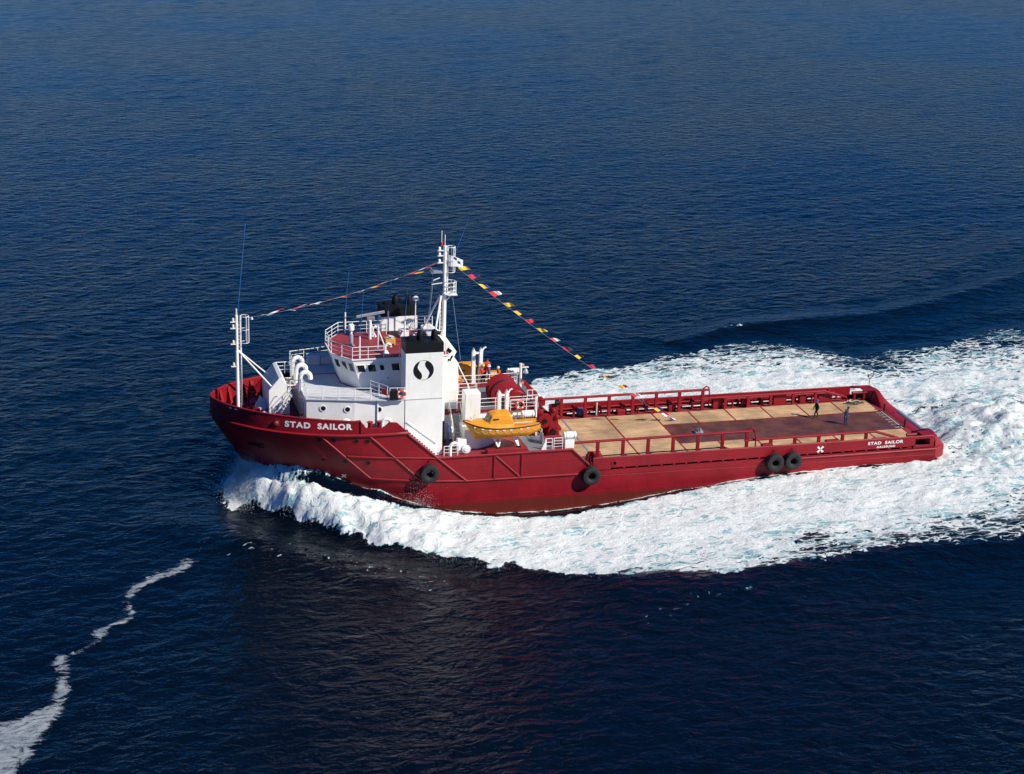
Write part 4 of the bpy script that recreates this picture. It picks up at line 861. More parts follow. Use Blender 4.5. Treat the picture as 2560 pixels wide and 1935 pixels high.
# ---- forecastle: companion house, ladder, gate, vents, windlass
vis = [(-27.7, 6.3), (-27.7, 9.0), (-26.83, 10.03), (-26.55, 10.15), (-25.97, 8.95), (-25.97, 6.3)]
comp = MB().prism(vis, 'y', -2.0, 2.0).build('companion_house', WHITE, ship, bevel=.03)
q_ = [Vector((-27.7, 2.0, 9.0)), Vector((-27.7, -2.0, 9.0)), Vector((-26.83, -2.0, 10.03)), Vector((-26.83, 2.0, 10.03))]
MB().add([on_face(q_, u, v, .004) for u, v in ((.01, .01), (.99, .01), (.99, .99), (.01, .99))], [(0, 1, 2, 3)]).build('shade_grey_panel', DECKW, comp)  # grey laid over the white front to paint in the tone of its shaded side
for t, u0 in (('II', .23), ('C', .47), ('II', .71)):
    lettering('vent_marking', t, lambda u, v, w, u0=u0: tuple(on_face(q_, u0+u/4, .52+v/1.35, .008+abs(w))), .32, .34, bold=0, parent=comp)
for k in range(8): MB().box(-25.95, -25.0, -1.5+k*.38, -1.36+k*.38, 8.88, 8.93).build('landing_slat', WHITE2, ship)
for y in (-1.2, -.3, .6): MB().box(-25.95, -25.1, y-.05, y+.05, 8.93, 8.99).build('landing_bar', REDD, ship)
rail([(-26.6, 1.95, 9.1), (-25.0, 1.95, 9.1)], 1.0, 3, .8); rail([(-25.95, -2.15, 8.93), (-25.05, -2.15, 8.93)], .9, 2, .8)
m = MB()
for s in (-2.95, -2.35): m.path([(-25.9, s, 8.9), (-27.35, s, 6.35)], .03, 5)
lad = m.build('ladder', WHITE2, ship)
for k in range(9): MB().box(-25.95-k*.16-.06, -25.95-k*.16+.06, -2.93, -2.37, 8.7-k*.28-.01, 8.7-k*.28+.01).build('tread', WHITE2, lad)
MB().path([(-25.75, -2.98, 9.75), (-26.0, -2.98, 9.7), (-27.4, -2.98, 7.3)], .03, 6).build('hand_rail', WHITE2, lad, True)
rail([(-27.75, -3.3, 6.35), (-25.9, -3.6, 6.35)], 1.05, 2, .55, .035, RED, 'red_gate_rail')
for x, y in ((-25.2, 1.6), (-25.2, -.4), (-25.15, -2.3)):
    MB().path([(x, y, 8.9), (x, y, 10.15)]+[(x+.42-.42*math.cos(t), y-.05, 10.15+.42*math.sin(t)) for t in [math.pi*i/9 for i in range(1, 10)]]+[(x+.84, y-.05, 9.95)], .2, 12).build('gooseneck_vent', WHITE2, ship, True)
for x, y in ((-23.9, -5.75), (-22.0, -6.05), (-18.7, -6.35)):
    MB().path([(x-.35, y, 6.35), (x-.35, y, 7.2)]+[(x-.35*math.cos(t), y, 7.2+.35*math.sin(t)) for t in [math.pi*i/8 for i in range(1, 9)]]+[(x+.35, y, 6.95)], .15, 10).build('gooseneck_vent', WHITE2, ship, True)
for x, y in ((-20.04, -6.25), (-19.25, -6.25), (-20.04, 6.25), (-19.25, 6.25), (-29.3, -3.1), (-28.4, -3.5), (-29.3, 3.1), (-28.4, 3.5)):
    MB().lathe([(.19, 0), (.19, .95), (.25, .97), (.25, 1.05), (.1, 1.07)], (x, y, 6.3 if x > -25 else 6.0), (0, 0, 1), 12).build('bollard', RED, ship, True)
w_ = MB().tube((-28.6, -1.5, 7.0), (-28.6, 1.5, 7.0), .3, 14).box(-28.95, -28.25, -.3, .3, 6.3, 7.45).box(-28.9, -28.3, .7, .9, 6.3, 7.2).box(-28.9, -28.3, -.9, -.7, 6.3, 7.2).build('windlass', REDD, ship, True)
for y in (-1.5, 1.5): MB().lathe([(.42, 0), (.42, .12), (.25, .14)], (-28.6, y, 7.0), (0, 1, 0), 14).build('windlass_drum', RED, w_, True)
for x, y in ((-29.1, .9), (-29.1, -.2)): MB().lathe([(.22, 0), (.18, .1), (.18, .6), (.3, .7), (.1, .78)], (x, y, 6.3), (0, 0, 1), 12).build('capstan', REDD, ship, True)

# ---- winch deck and boat deck
MB().box(-14, -4.9, -2.75, 3.2, 6.28, 6.4).build('winch_deck', DKRED, ship)
MB().box(-13.2, -5.2, -2.7, 3.1, 4.0, 6.27).build('winch_house', WHITE, ship)
MB().box(-13.2, -4.9, -2.82, -2.76, 6.26, 6.5).build('deck_coaming', RED, ship)
MB().box(-10.6, -5.0, 3.2, 5.4, 6.2, 6.3).build('embarkation_platform', REDD, ship); MB().box(-10.4, -5.2, 3.3, 4.2, 4.0, 6.2).build('platform_support', WHITE, ship)
rail([(-12.6, -2.65, 6.4), (-11.9, -2.65, 6.4)], 1.0, 3, .7); rail([(-10.1, -2.72, 6.42), (-8.6, -2.72, 6.42), (-5.0, -2.72, 6.42)], 1.05, 3, 1.2)
rail([(-11.6, -1.2, 6.4), (-9.6, -1.2, 6.4)], 1.0, 3, .8); rail([(-11.6, 1.5, 6.4), (-9.2, 1.5, 6.4)], 1.0, 3, .8); rail([(-10.6, 3.3, 6.4), (-8.9, 3.2, 6.4), (-5.1, 3.3, 6.4)], 1.1, 3, 1.2); rail([(-10.6, 5.4, 6.3), (-9.4, 5.4, 6.3)], 1.0, 3, .6)
MB().box(-10.2, -5.2, -2.6, 3.0, 6.4, 6.42).build('winch_floor_plate', GREY, ship)
trunk = MB().box(-11.65, -10.3, -4.3, -3.15, 4.0, 8.6).build('ventilator_trunk', WHITE, ship, bevel=.06)
MB().prism([(-11.9, -5.35), (-10.5, -5.35), (-9.5, -4.8), (-8.8, -4.0), (-8.8, -2.75), (-11.9, -2.75)], 'z', 4.0, 5.75).build('side_casing', WHITE, ship, bevel=.05)
# stairs between funnel and casing
sx0, sx1 = -12.55, -11.75
m = MB()
for x in (sx0, sx1): m.path([(x, -4.6, 4.05), (x, -2.75, 6.4)], .06, 4)
stair = m.build('stairway', WHITE2, ship)
for k in range(9): MB().box(sx0, sx1, -4.62+k*.21, -4.38+k*.21, 4.22+k*.262, 4.26+k*.262).build('tread', GALV, stair)
for x in (sx0-.05, sx1+.05): MB().path([(x, -4.7, 5.0), (x, -2.8, 7.35)], .035, 6).build('hand_rail', WHITE2, stair, True)
MB().box(-13.3, -13.24, -3.7, -3.1, 4.1, 5.95).build('casing_door', GLASS, ship)
MB().box(-13.1, -12.9, -4.3, -4.0, 4.02, 6.0).build('blue_gas_bottle_rack', BLUEP, ship, bevel=.06)
# hydraulic unit, hose reel, gooseneck at the boat deck edge
hyd = MB().box(-12.65, -11.9, -6.2, -5.6, 4.0, 5.25).build('hydraulic_unit', WHITE2, ship, bevel=.04)
MB().lathe([(.3, 0), (.36, .02), (.36, .14), (.2, .16), (.2, .2), (.1, .2)], (-11.95, -6.28, 4.45), (0, -1, 0), 18).build('hose_reel', WHITE2, hyd, True)
MB().path([(-13.35, -6.5, 4.0), (-13.35, -6.5, 4.75)]+[(-12.99-.36*math.cos(t), -6.5, 4.75+.36*math.sin(t)) for t in [math.pi*i/8 for i in range(1, 9)]]+[(-12.63, -6.5, 4.5)], .14, 10).build('gooseneck_vent', WHITE2, ship, True)
rail([(-13.9, -6.6, 4.05), (-12.75, -6.6, 4.05)], .85, 3, 1.1)
# lifeboat davits
def davit(s, z0, zt):
    y = s*4.55; d_ = empty('davit'); d_.parent = ship
    for x0 in (-8.78, -8.12):
        MB().prism([(x0-.17, z0), (x0+.17, z0), (x0+.15, zt-.3), (x0, zt), (x0-.15, zt-.3)], 'y', y-.16, y+.16).build('davit_upright', WHITE, d_, bevel=.02)
    MB().box(-8.95, -7.95, y-.12, y+.12, zt-.55, zt-.38).build('davit_head', WHITE2, d_); MB().path([(-8.05, y, zt-.4), (-7.85, y, zt-.05), (-7.65, y, zt+.02)], .08, 8).build('davit_hook', WHITE2, d_, True)
    MB().path([(-8.45, y, zt-.3), (-8.45, y-.1, z0+1.4)], .05, 6).build('davit_wire', WIRE, d_, True)
    for x in (-9.25, -7.5):
        for dx in (-.45, .45 if x < -8 else -.15): MB().tube((x, s*6.5, 4.45), (x+dx*(1 if x < -8 else 1.3), s*5.9, 5.6), .085, 8).build('cradle_strut', WHITE2, d_, True)
        MB().box(x-.16, x+.16, s*6.5-.12, s*6.5+.12, 4.41, 4.52).build('strut_foot', BLACK, d_)
    MB().tube((-8.6, s*5.0, 4.6), (-8.6, s*5.0, 5.7), .1, 8).build('cradle_post', WHITE2, d_, True)
    return d_
davit(-1, 4.6, 8.85); davit(1, 6.25, 9.6)
for s in (-1, 1): MB().box(-10.3, -6.8, min(s*6.35, s*6.93), max(s*6.35, s*6.93), 4.01, 4.42).build('davit_plinth', RED, ship, bevel=.03)
MB().box(-6.6, -4.6, -6.6, -3.2, 4.0, 4.03).build('grey_deck_patch', GREY, ship)
# boat deck aft rails and gate
rail([(-6.6, -3.2, 4.03), (-5.0, -3.2, 4.03), (-4.9, -4.4, 4.03)], 1.0, 3, .9); rail([(-5.2, -6.6, 4.0), (-4.6, -6.6, 4.0)], 1.0, 3, .6); rail([(-4.45, -6.6, 4.0), (-3.7, -6.6, 4.0)], 1.0, 4, .75, name='gate')
MB().box(-5.1, -5.04, -5.4, -4.5, 4.05, 5.0).build('spray_plate', GALV, ship)
MB().prism([(-5.55, 4.02), (-5.1, 4.02), (-5.1, 5.0)], 'y', -6.62, -6.56).build('rail_gusset', WHITE2, ship)
rs = MB().box(-3.45, -2.65, -6.55, -6.05, 4.0, 4.75).build('raft_stand', WHITE2, ship)
# gallery frame aft of the davit (white pipe work)
rail([(-7.4, -3.2, 6.4), (-6.0, -3.2, 6.4), (-5.1, -3.2, 6.4)], 1.0, 3, .7); rail([(-5.9, -3.0, 7.2), (-5.0, -3.0, 7.2)], .9, 2, .5)
MB().path([(-5.1, -3.0, 4.0), (-5.1, -3.0, 7.5), (-4.95, -3.0, 7.68), (-4.8, -3.0, 7.5)], .12, 8).build('gooseneck_vent', WHITE2, ship, True)
# ---- towing winch
win = empty('towing_winch'); win.parent = ship
cxw, czw = -7.5, 7.4
for y, r in ((-2.05, 1.32), (-1.0, 1.32), (-.15, 1.32)):
    MB().lathe([(r-.02, -.04), (r, -.03), (r, .03), (r-.02, .04), (r-.25, .045), (r-.27, .03), (.3, .03)], (cxw, y, czw), (0, 1, 0), 40).build('drum_flange', RED, win, True)
for y0, y1, r, mt in ((-2.0, -1.05, 1.08, WIRE), (-.95, -.2, .85, RED)): MB().tube((cxw, y0, czw), (cxw, y1, czw), r, 32).build('drum_core', mt, win, True)
MB().lathe([(.9, 0), (.95, .03), (.95, .35), (.9, .4), (.3, .45)], (-6.75, -2.2, 7.0), (0, -1, 0), 32).build('gear_case', RED, win, True)
MB().lathe([(.14, 0), (.14, .06)], (-8.25, -2.14, 7.75), (0, -1, 0), 10).build('flange_hole', BLACK, win)
MB().box(-6.7, -5.2, -2.6, -2.2, 6.4, 7.3).build('winch_frame', RED, win, bevel=.05); MB().box(-8.6, -6.3, .0, .3, 6.4, 7.5).build('winch_frame', RED, win, bevel=.05); MB().box(-8.3, -6.7, .3, 1.5, 6.4, 7.0).build('winch_motor', RED, win, bevel=.08)
MB().tube((-6.1, -2.85, 6.75), (-6.1, -2.6, 6.75), .22, 12).build('brake_wheel', BLACK, win, True)
# starboard: light post, raft rack, sloping side plate
lp = pole(-4.42, 4.6, 4.0, 7.9, .13, 'light_post')
for z in (7.75, 6.1, 5.3): MB().box(-4.28, -4.12, 4.5, 4.7, z-.14, z+.1).build('flood_light', WOODC, lp)
MB().box(-4.3, -3.7, 4.5, 4.72, 7.5, 7.56).build('light_arm', WHITE2, lp); MB().lathe([(.1, 0), (.22, .25), (.25, .4)], (-3.95, 4.6, 7.4), (0, 0, -1), 10).build('lamp_head', GALV, lp, True)
m = MB()
for x in (-5.25, -4.6):
    for y in (5.2, 5.9): m.tube((x, y, 4.0), (x, y, 6.5), .05, 6)
    m.tube((x, 5.2, 4.3), (x, 5.9, 6.3), .04, 6)
for y in (5.2, 5.9): m.tube((-5.3, y, 6.4), (-4.5, y, 6.4), .05, 6); m.tube((-5.25, y, 4.3), (-4.6, y, 6.3), .04, 6)
m.build('raft_rack', WHITE2, ship, True)
for s in (1,):
    d0 = Vector((-3.9, 5.6, 5.75)); d1 = Vector((-1.85, 5.6, 3.75))
    MB().prism([(-4.1, 5.95), (-3.8, 6.0), (-1.75, 3.95), (-1.75, 3.45), (-2.3, 3.4)], 'y', 5.45, 5.75).build('crash_rail_slope', RED, ship, bevel=.03)
    MB().prism([(-4.1, 4.0), (-3.0, 4.0), (-2.3, 3.4), (-4.1, 5.9)], 'y', 5.5, 5.56).build('crash_rail_plate', GREY, ship)
    for x in (-3.6, -3.0, -2.5): pole(x, 5.35, 2.0, 3.9, .1, 'crash_rail_post', GALV)
# deck machinery forward on the working deck
mach = empty('tugger_winch'); mach.parent = ship
MB().prism([(-2.75, 2.0), (-1.55, 2.0), (-1.75, 3.6), (-1.85, 5.0), (-2.4, 5.0), (-2.55, 3.4)], 'y', 1.25, 1.75).build('tugger_frame', RED, mach, bevel=.05)
MB().tube((-2.2, .95, 2.55), (-2.2, 1.25, 2.55), .26, 14).build('tugger_head', BLACK, mach, True); MB().tube((-2.1, 1.2, 5.25), (-1.75, 1.2, 5.25), .24, 14).build('guide_roller', BLACK, mach, True)
MB().lathe([(.62, 0), (.66, .05), (.66, .2), (.55, .22), (.5, .9), (.62, .95), (.62, 1.05)], (-3.0, 1.2, 3.6), (0, 1, 0), 24).build('tugger_drum', RED, mach, True); MB().tube((-3.0, 1.05, 3.6), (-3.0, 1.25, 3.6), .2, 12).build('drum_hub', BLACK, mach, True)
MB().box(-3.9, -2.2, 1.9, 2.6, 2.0, 3.3).build('motor_housing', RED, mach, bevel=.08); MB().box(-2.0, -1.0, 2.6, 4.4, 2.02, 2.35).build('bed_plate', RED, mach, bevel=.03)
for x, y, z, r in ((-1.9, 1.5, 3.9, .22), (-2.2, 1.6, 4.5, .18), (-3.3, 2.0, 4.2, .3)): MB().lathe([(r*.6, 0), (r, .05), (r, .3), (r*.6, .36)], (x, y-.45, z), (0, 1, 0), 12).build('hydraulic_motor', RED, mach, True)
m2 = MB().box(-1.0, .35, -5.3, -4.7, 2.0, 2.6).tube((-.9, -5.0, 2.7), (.2, -5.0, 2.7), .22, 12).build('mooring_winch', REDD, ship, True)
# starboard side clutter behind the rail
MB().lathe([(.3, 0), (.34, .05), (.34, .6), (.3, .66)], (1.75, 6.05, 2.1), (0, 0, 1), 14).build('blue_drum', BLUEP, ship, True)
for y in (5.95, 6.1): MB().path([(3.3, y, 2.05), (3.3, y, 3.3)], .07, 6).build('gas_bottle', CREAM, ship, True)

# ------------------------------------------------------------------ things carried by the ship
def ring(m, c_, R_, r, axis, n=28, k=10):
    q_ = Vector(axis).normalized(); a = q_.orthogonal().normalized(); b_ = q_.cross(a); c_ = Vector(c_)
    m.path([c_+(a*math.cos(t)+b_*math.sin(t))*R_ for t in [2*math.pi*i/n for i in range(n)]], r, k, True)
# tyre fenders
def tyre(x, z, label, y=-7.28):
    o = empty('tyre_fender', (x, y, z)); tag(o, label, 'tyre', 'tyre fenders hung on the port side')
    m = MB(); prof = [(.28, -.20), (.36, -.30), (.55, -.34), (.72, -.30), (.78, -.18), (.78, .18), (.72, .30), (.55, .34), (.36, .30), (.28, .20)]
    n = 40
    for i, (r, h_) in enumerate(prof):
        pass
    vs_ = []; fs_ = []
    for k in range(n):
        t = 2*math.pi*k/n; lug = .035 if k % 2 else 0
        for r, h_ in prof:
            rr = r+(lug if r > .7 else 0); vs_.append((rr*math.cos(t), h_, rr*math.sin(t)))
    P_ = len(prof)
    for k in range(n):
        for i in range(P_): fs_.append((k*P_+i, k*P_+(i+1) % P_, ((k+1) % n)*P_+(i+1) % P_, ((k+1) % n)*P_+i))
    m.add(vs_, fs_); m.build('tyre', RUBBER, o, True)
    cz = MB(); cz.path([(0, .1, .3), (0, .05, .7), (0, .36, 1.05)], .03, 6); cz.build('hanging_chain', BLACK, o)
    MB().path([(-.5, .3, -.75), (0, .1, -.6), (.5, .3, -.75)], .03, 6).build('lower_chain', BLACK, o)
    return o
tyre(15.4, 1.68, 'large black tyre fender, left one of the touching pair near the stern'); tyre(17.08, 1.72, 'large black tyre fender, right one of the touching pair near the stern')
tyre(-1.28, 1.66, 'large black tyre fender hanging amidships at the end of the raised side plating'); tyre(-15.25, 2.85, 'large black tyre fender hanging forward, below the white funnel', -7.25)

# lifeboats
def lifeboat(s, z, label):
    o = empty('lifeboat', (-8.95, s*6.0, z)); tag(o, label, 'lifeboat', 'lifeboats on the boat deck')
    st = []
    N_ = 22
    for i in range(N_+1):
        t = i/N_; x = -3.25+6.5*t
        bw = 1.12*(1-abs((t-.52)/.52)**2.6*(1 if t < .52 else .55))**.75 if t > 0 else 0.0
        bw = max(bw, .02)
        keel = .12+.55*max(0, (.16-t)/.16)**1.5*2.0-.0*t+ (.35*max(0, (t-.86)/.14))
        sheer = 1.12+.5*(max(0, .5-t)/.5)**2+.12*(max(0, t-.55)/.45)**2
        rake = -.0
        st.append((x, bw, keel, sheer))
    L_ = []
    for x, bw, kz, sz_ in st:
        r = []
        for a in range(-6, 7):
            u = a/6; yy = bw*(math.sin(abs(u)*math.pi/2)**.62)*(1 if u > 0 else -1) if u else 0; zz_ = kz+(sz_-kz)*(1-math.cos(abs(u)*math.pi/2))**1.05
            r.append((x-.0+.35*(1-abs(u))*(1 if x < -2.6 else 0), yy, zz_))
        L_.append(r)
    m = MB(); m.grid(L_); m.add(L_[-1], [tuple(range(13))]); hl = m.build('boat_hull', ORANGE, o, True)
    MB().path([r[0] for r in L_]+[r[-1] for r in L_[::-1]], .05, 6, True).build('rubber_fender', mat=BLACK, parent=o, smooth=True)
    # fore deck and canopy
    F = []
    for x, bw, kz, sz_ in st[:15]:
        c0 = .42*min(1, max(0, (x+3.1)/1.9))**.8
        F.append([(x, -bw*.96, sz_), (x, -bw*.8, sz_+c0*.72), (x, -bw*.55, sz_+c0*.95), (x, 0, sz_+c0), (x, bw*.55, sz_+c0*.95), (x, bw*.8, sz_+c0*.72), (x, bw*.96, sz_)])
    MB().grid(F).build('fore_deck', ORANGE, o, True)
    D_ = []
    for x, bw, kz, sz_ in st[13:]: D_.append([(x, -bw*.93, sz_-.02), (x, -bw*.7, sz_+.03), (x, 0, sz_-.12), (x, bw*.7, sz_+.03), (x, bw*.93, sz_-.02)])
    MB().grid(D_).build('aft_deck', ORANGE, o, True)
    cb = MB(); cab = [(-1.35, 1.4, .78), (-.92, 2.2, .64), (-.55, 2.3, .64), (.55, 2.27, .68), (.78, 2.1, .72), (.82, 1.3, .88)]
    rowsC = []
    for x, zt, w in cab: rowsC.append([(x, -.92, 1.15), (x, -w-.12, max(1.2, zt-.45)), (x, -w, zt-.12), (x, -w+.2, zt), (x, w-.2, zt), (x, w, zt-.12), (x, w+.12, max(1.2, zt-.45)), (x, .92, 1.15)])
    cb.grid(rowsC); cb.add(rowsC[0], [tuple(range(8))]); cb.add(rowsC[-1], [tuple(range(8))[::-1]])
    cabin = cb.build('cabin', ORANGE, o, bevel=.03)
    for y0, y1 in ((-.58, -.08), (.08, .58)):
        MB().add([(-1.27, y0, 1.56), (-1.27, y1, 1.56), (-1.02, y1, 2.06), (-1.02, y0, 2.06)], [(0, 1, 2, 3)]).build('windscreen', GLASS, cabin)
    for sy in (-1, 1): MB().obox((-.62, sy*.745, 1.78), .5, .06, .26, Matrix.Rotation(R(sy*-14), 3, 'X')).build('side_window', GLASS, cabin, bevel=.02)
    lr = MB(); 
    for sy in (-1, 1):
        for k in range(9):
            t0 = .12+k*.095; pts = []
            for j in range(7):
                t = t0+.09*j/6; f_ = t*N_; i = int(f_); a = st[i]; b_ = st[min(i+1, N_)]; w = f_-i
                x = a[0]+(b_[0]-a[0])*w; sz_ = a[3]+(b_[3]-a[3])*w; kz = a[2]+(b_[2]-a[2])*w; bw = a[1]+(b_[1]-a[1])*w
                v_ = .70-.17*math.sin(math.pi*j/6); u = math.acos(1-v_**(1/1.05))*2/math.pi
                pts.append((x, sy*(bw*math.sin(u*math.pi/2)**.62+.012), kz+(sz_-kz)*v_))
            lr.path(pts, .011, 4)
    lr.build('grab_line', CREAM, o)
    for k in range(8):
        i = 3+k*2+(k > 5); x, bw, kz, sz_ = st[min(i, N_-1)]
        for sy in (-1, 1): MB().obox((x, sy*(bw+.012), sz_-.14), .22, .03, .07).build('reflective_tape', LETTER, o)
    MB().path([(-2.9, 0, 1.65), (-2.8, .1, 1.85), (-2.6, .15, 1.9), (-2.45, 0, 1.75), (-2.6, -.15, 1.68)], .06, 8, True).build('bow_rope', CREAM, o, True)
    for sy in (-1, 1): MB().path([(-2.3, sy*.5, 1.55), (-2.2, sy*.5, 1.95), (-1.5, sy*.55, 1.95), (-1.45, sy*.55, 1.6)], .018, 5).build('grab_rail', GALV, o)
    for x in (1.3, 2.1): MB().path([(x, -.5, 1.2), (x-.15, -.4, 1.75), (x-.15, .4, 1.75), (x, .5, 1.2)], .025, 5).build('aft_hoop', GALV, o)
    MB().path([(.95, -.45, 1.33), (2.6, -.5, 1.36)], .06, 8).build('oar_bundle', CREAM, o, True)
    MB().box(-2.2, 2.4, -.05, .05, -.02, .2).build('keel', ORANGE, hl)
    return o
lifeboat(-1, 5.2, 'orange motor lifeboat slung in its davit on the near port side'); lifeboat(1, 5.45, 'orange motor lifeboat on the far side behind the davit and crew')

# inflatable raft canisters
def raft(x, y, z, label, ax=(1, 0, 0), L_=1.15, r=.33):
    o = empty('liferaft_canister', (x, y, z)); tag(o, label, 'liferaft', 'liferaft canisters')
    prof = [(r*.55, -L_/2), (r*.95, -L_/2+.06)]
    for k in range(9): prof += [(r*(1.0 if k % 2 else .94), -L_/2+.1+k*(L_-.2)/8)]
    prof += [(r*.95, L_/2-.06), (r*.55, L_/2)]
    MB().lathe(prof, (0, 0, 0), ax, 20).build('canister', WHITE2, o, True)
    for k in (-.3, .3): MB().lathe([(r*1.02, -.02), (r*1.03, .02)], (k*L_, 0, 0), ax, 20).build('strap', GALV, o)
    return o
raft(-3.02, -6.3, 5.08, 'white ribbed liferaft canister on a stand by the port gate'); raft(-4.85, 5.55, 6.86, 'white ribbed liferaft canister on the far rack beside the light post')
raft(-5.9, -3.35, 6.1, 'white ribbed liferaft canister behind the stern of the near lifeboat')
# lifebuoys
def buoy(c_, axis, label):
    o = empty('lifebuoy', c_); tag(o, label, 'lifebuoy', 'lifebuoys'); m = MB(); ring(m, (0, 0, 0), .32, .085, axis); m.build('ring', ORANGE2, o, True)
    q_ = Vector(axis).normalized(); a = q_.orthogonal().normalized(); b_ = q_.cross(a)
    for t in range(4):
        d_ = (a*math.cos(t*math.pi/2)+b_*math.sin(t*math.pi/2)); MB().tube(d_*.32-q_.cross(d_)*.06, d_*.32+q_.cross(d_)*.06, .09, 10).build('white_band', LETTER, o, True)
    return o
buoy((-17.48, -6.33, 9.62), (0, 1, 0), 'orange lifebuoy on the bridge wing rail beside the funnel'); buoy((-6.6, -3.35, 6.95), (0, 1, 0), 'red and white lifebuoy on the rail behind the near lifeboat')
# boxes on bridge deck and wheelhouse top
def locker(x, y, label, lid):
    o = empty('storage_locker', (x, y, 9.1)); tag(o, label, 'locker', 'storage lockers on the bridge deck')
    MB().box(-.55, .55, -.42, .42, 0, .72).build('locker_body', DECKW, o, bevel=.06); MB().box(-.57, .57, -.44, .44, .72, .8).build('locker_lid', lid, o, bevel=.03)
locker(-23.05, 4.1, 'white storage locker with pale lid by the far rail', FWHITE); locker(-21.9, 4.15, 'white storage locker with tan lid next to the wheelhouse front', CREAM)
o = empty('wooden_crate', (-17.2, .05, 11.87)); tag(o, 'small orange wooden crate with papers on the wheelhouse roof', 'crate')
MB().box(-.42, .42, -.35, .35, .1, .5).build('crate_body', WOODC, o)
for x in (-.36, .36): MB().box(x-.06, x+.06, -.36, .36, 0, .1).build('crate_runner', WOODC, o)
m = MB(); rr = random.Random(3)
for k in range(6): m.obox((rr.uniform(-.25, .25), rr.uniform(-.2, .2), .54+k*.025), .35, .3, .01, Matrix.Rotation(rr.uniform(0, 3), 3, 'Z') @ Matrix.Rotation(rr.uniform(-.3, .3), 3, 'X'))
m.build('papers', TARP, o)
o = empty('deck_box', (-15.6, 2.0, 11.87)); tag(o, 'square white box on the wheelhouse roof before the mast legs', 'box'); MB().box(-.4, .4, -.35, .35, 0, .5).build('box_body', WHITE2, o, bevel=.05); MB().box(-.42, .42, -.37, .37, .5, .56).build('box_lid', WHITE2, o)
# tarpaulin covered machine on the forecastle
o = empty('tarpaulin_bundle', (-28.1, -.9, 6.32)); tag(o, 'machine wrapped in a white tarpaulin on the forecastle', 'tarpaulin')
rowsT = []
for k, (r, z) in enumerate(((.55, 0), (.62, .3), (.6, .7), (.62, 1.05), (.5, 1.3), (.3, 1.45), (.12, 1.75), (.03, 1.95))):
    rowsT.append([((r*(1+.16*math.sin(5*t+k*.7)))*math.cos(t)-.25*max(0, z-1.2), (r*(1+.12*math.sin(4*t-k)))*math.sin(t), z) for t in [2*math.pi*i/20 for i in range(21)]])
MB().grid(rowsT).build('tarpaulin', TARP, o, True); MB().path([(.45, -.5, .9), (0, -.68, .75), (-.5, -.4, .6)], .02, 5).build('lashing', BLACK, o)
MB().lathe([(.12, -.2), (.34, -.15), (.38, 0), (.34, .15), (.12, .2)], (.1, -.75, .45), (0, 1, .2), 14).build('float', FWHITE, o, True)
o = empty('spare_wheel', (-25.25, -3.9, 6.9)); tag(o, 'white capped cylinder with red top against the deckhouse front', 'cylinder')
MB().lathe([(.16, -.5), (.16, .35), (.09, .45)], (0, 0, 0), (0, 0, 1), 12).build('bottle', WHITE2, o, True); MB().lathe([(.08, .45), (.1, .5), (.1, .62)], (0, 0, 0), (0, 0, 1), 10).build('valve_cap', FRED, o)
o.name = 'gas_cylinder'
# net heap and tarp on the working deck
o = empty('net_heap', (28.4, 4.75, 2.05)); tag(o, 'heap of brown fishing net and rope by the far stern corner', 'net')
m = MB(); rr = random.Random(5)
rowsN = [[(.95*r*math.cos(t)*(1+.25*rr.uniform(-1, 1)), .42*r*math.sin(t)*(1+.25*rr.uniform(-1, 1)), .34*(1-r**1.6)*(1+.35*rr.uniform(-1, 1))+.01) for t in [2*math.pi*i/26 for i in range(26)]] for r in (1, .85, .65, .45, .25, .02)]
for r_ in rowsN: r_.append(r_[0])
m.grid(rowsN); m.build('net', NETM, o)
m = MB()
for k in range(4):
    p = Vector((rr.uniform(-.6, .6), rr.uniform(-.25, .25), .28)); pts = []
    for j in range(8): pts.append(p.copy()); p += Vector((rr.uniform(-.3, .3), rr.uniform(-.16, .16), rr.uniform(-.06, .05)));
    m.path([(max(-1, min(1, q_.x)), max(-.45, min(.45, q_.y)), max(.05, .36-.3*(q_.x**2)-.6*q_.y**2)) for q_ in pts], .025, 5)
m.build('rope', CREAM, o)
o = empty('tarp_bundle', (11.0, -.1, 2.04)); tag(o, 'crumpled blue grey tarpaulin bundle on the steel deck strip', 'tarpaulin')
rowsN = [[(.45*r*math.cos(t)*(1+.2*rr.uniform(-1, 1)), .4*r*math.sin(t)*(1+.2*rr.uniform(-1, 1)), .42*(1-r**2)*(1+.3*rr.uniform(-1, 1))+.01) for t in [2*math.pi*i/18 for i in range(18)]] for r in (1, .85, .6, .35, .02)]
for r_ in rowsN: r_.append(r_[0])
m = MB(); m.grid(rowsN); m.build('tarp', BLUETARP, o)

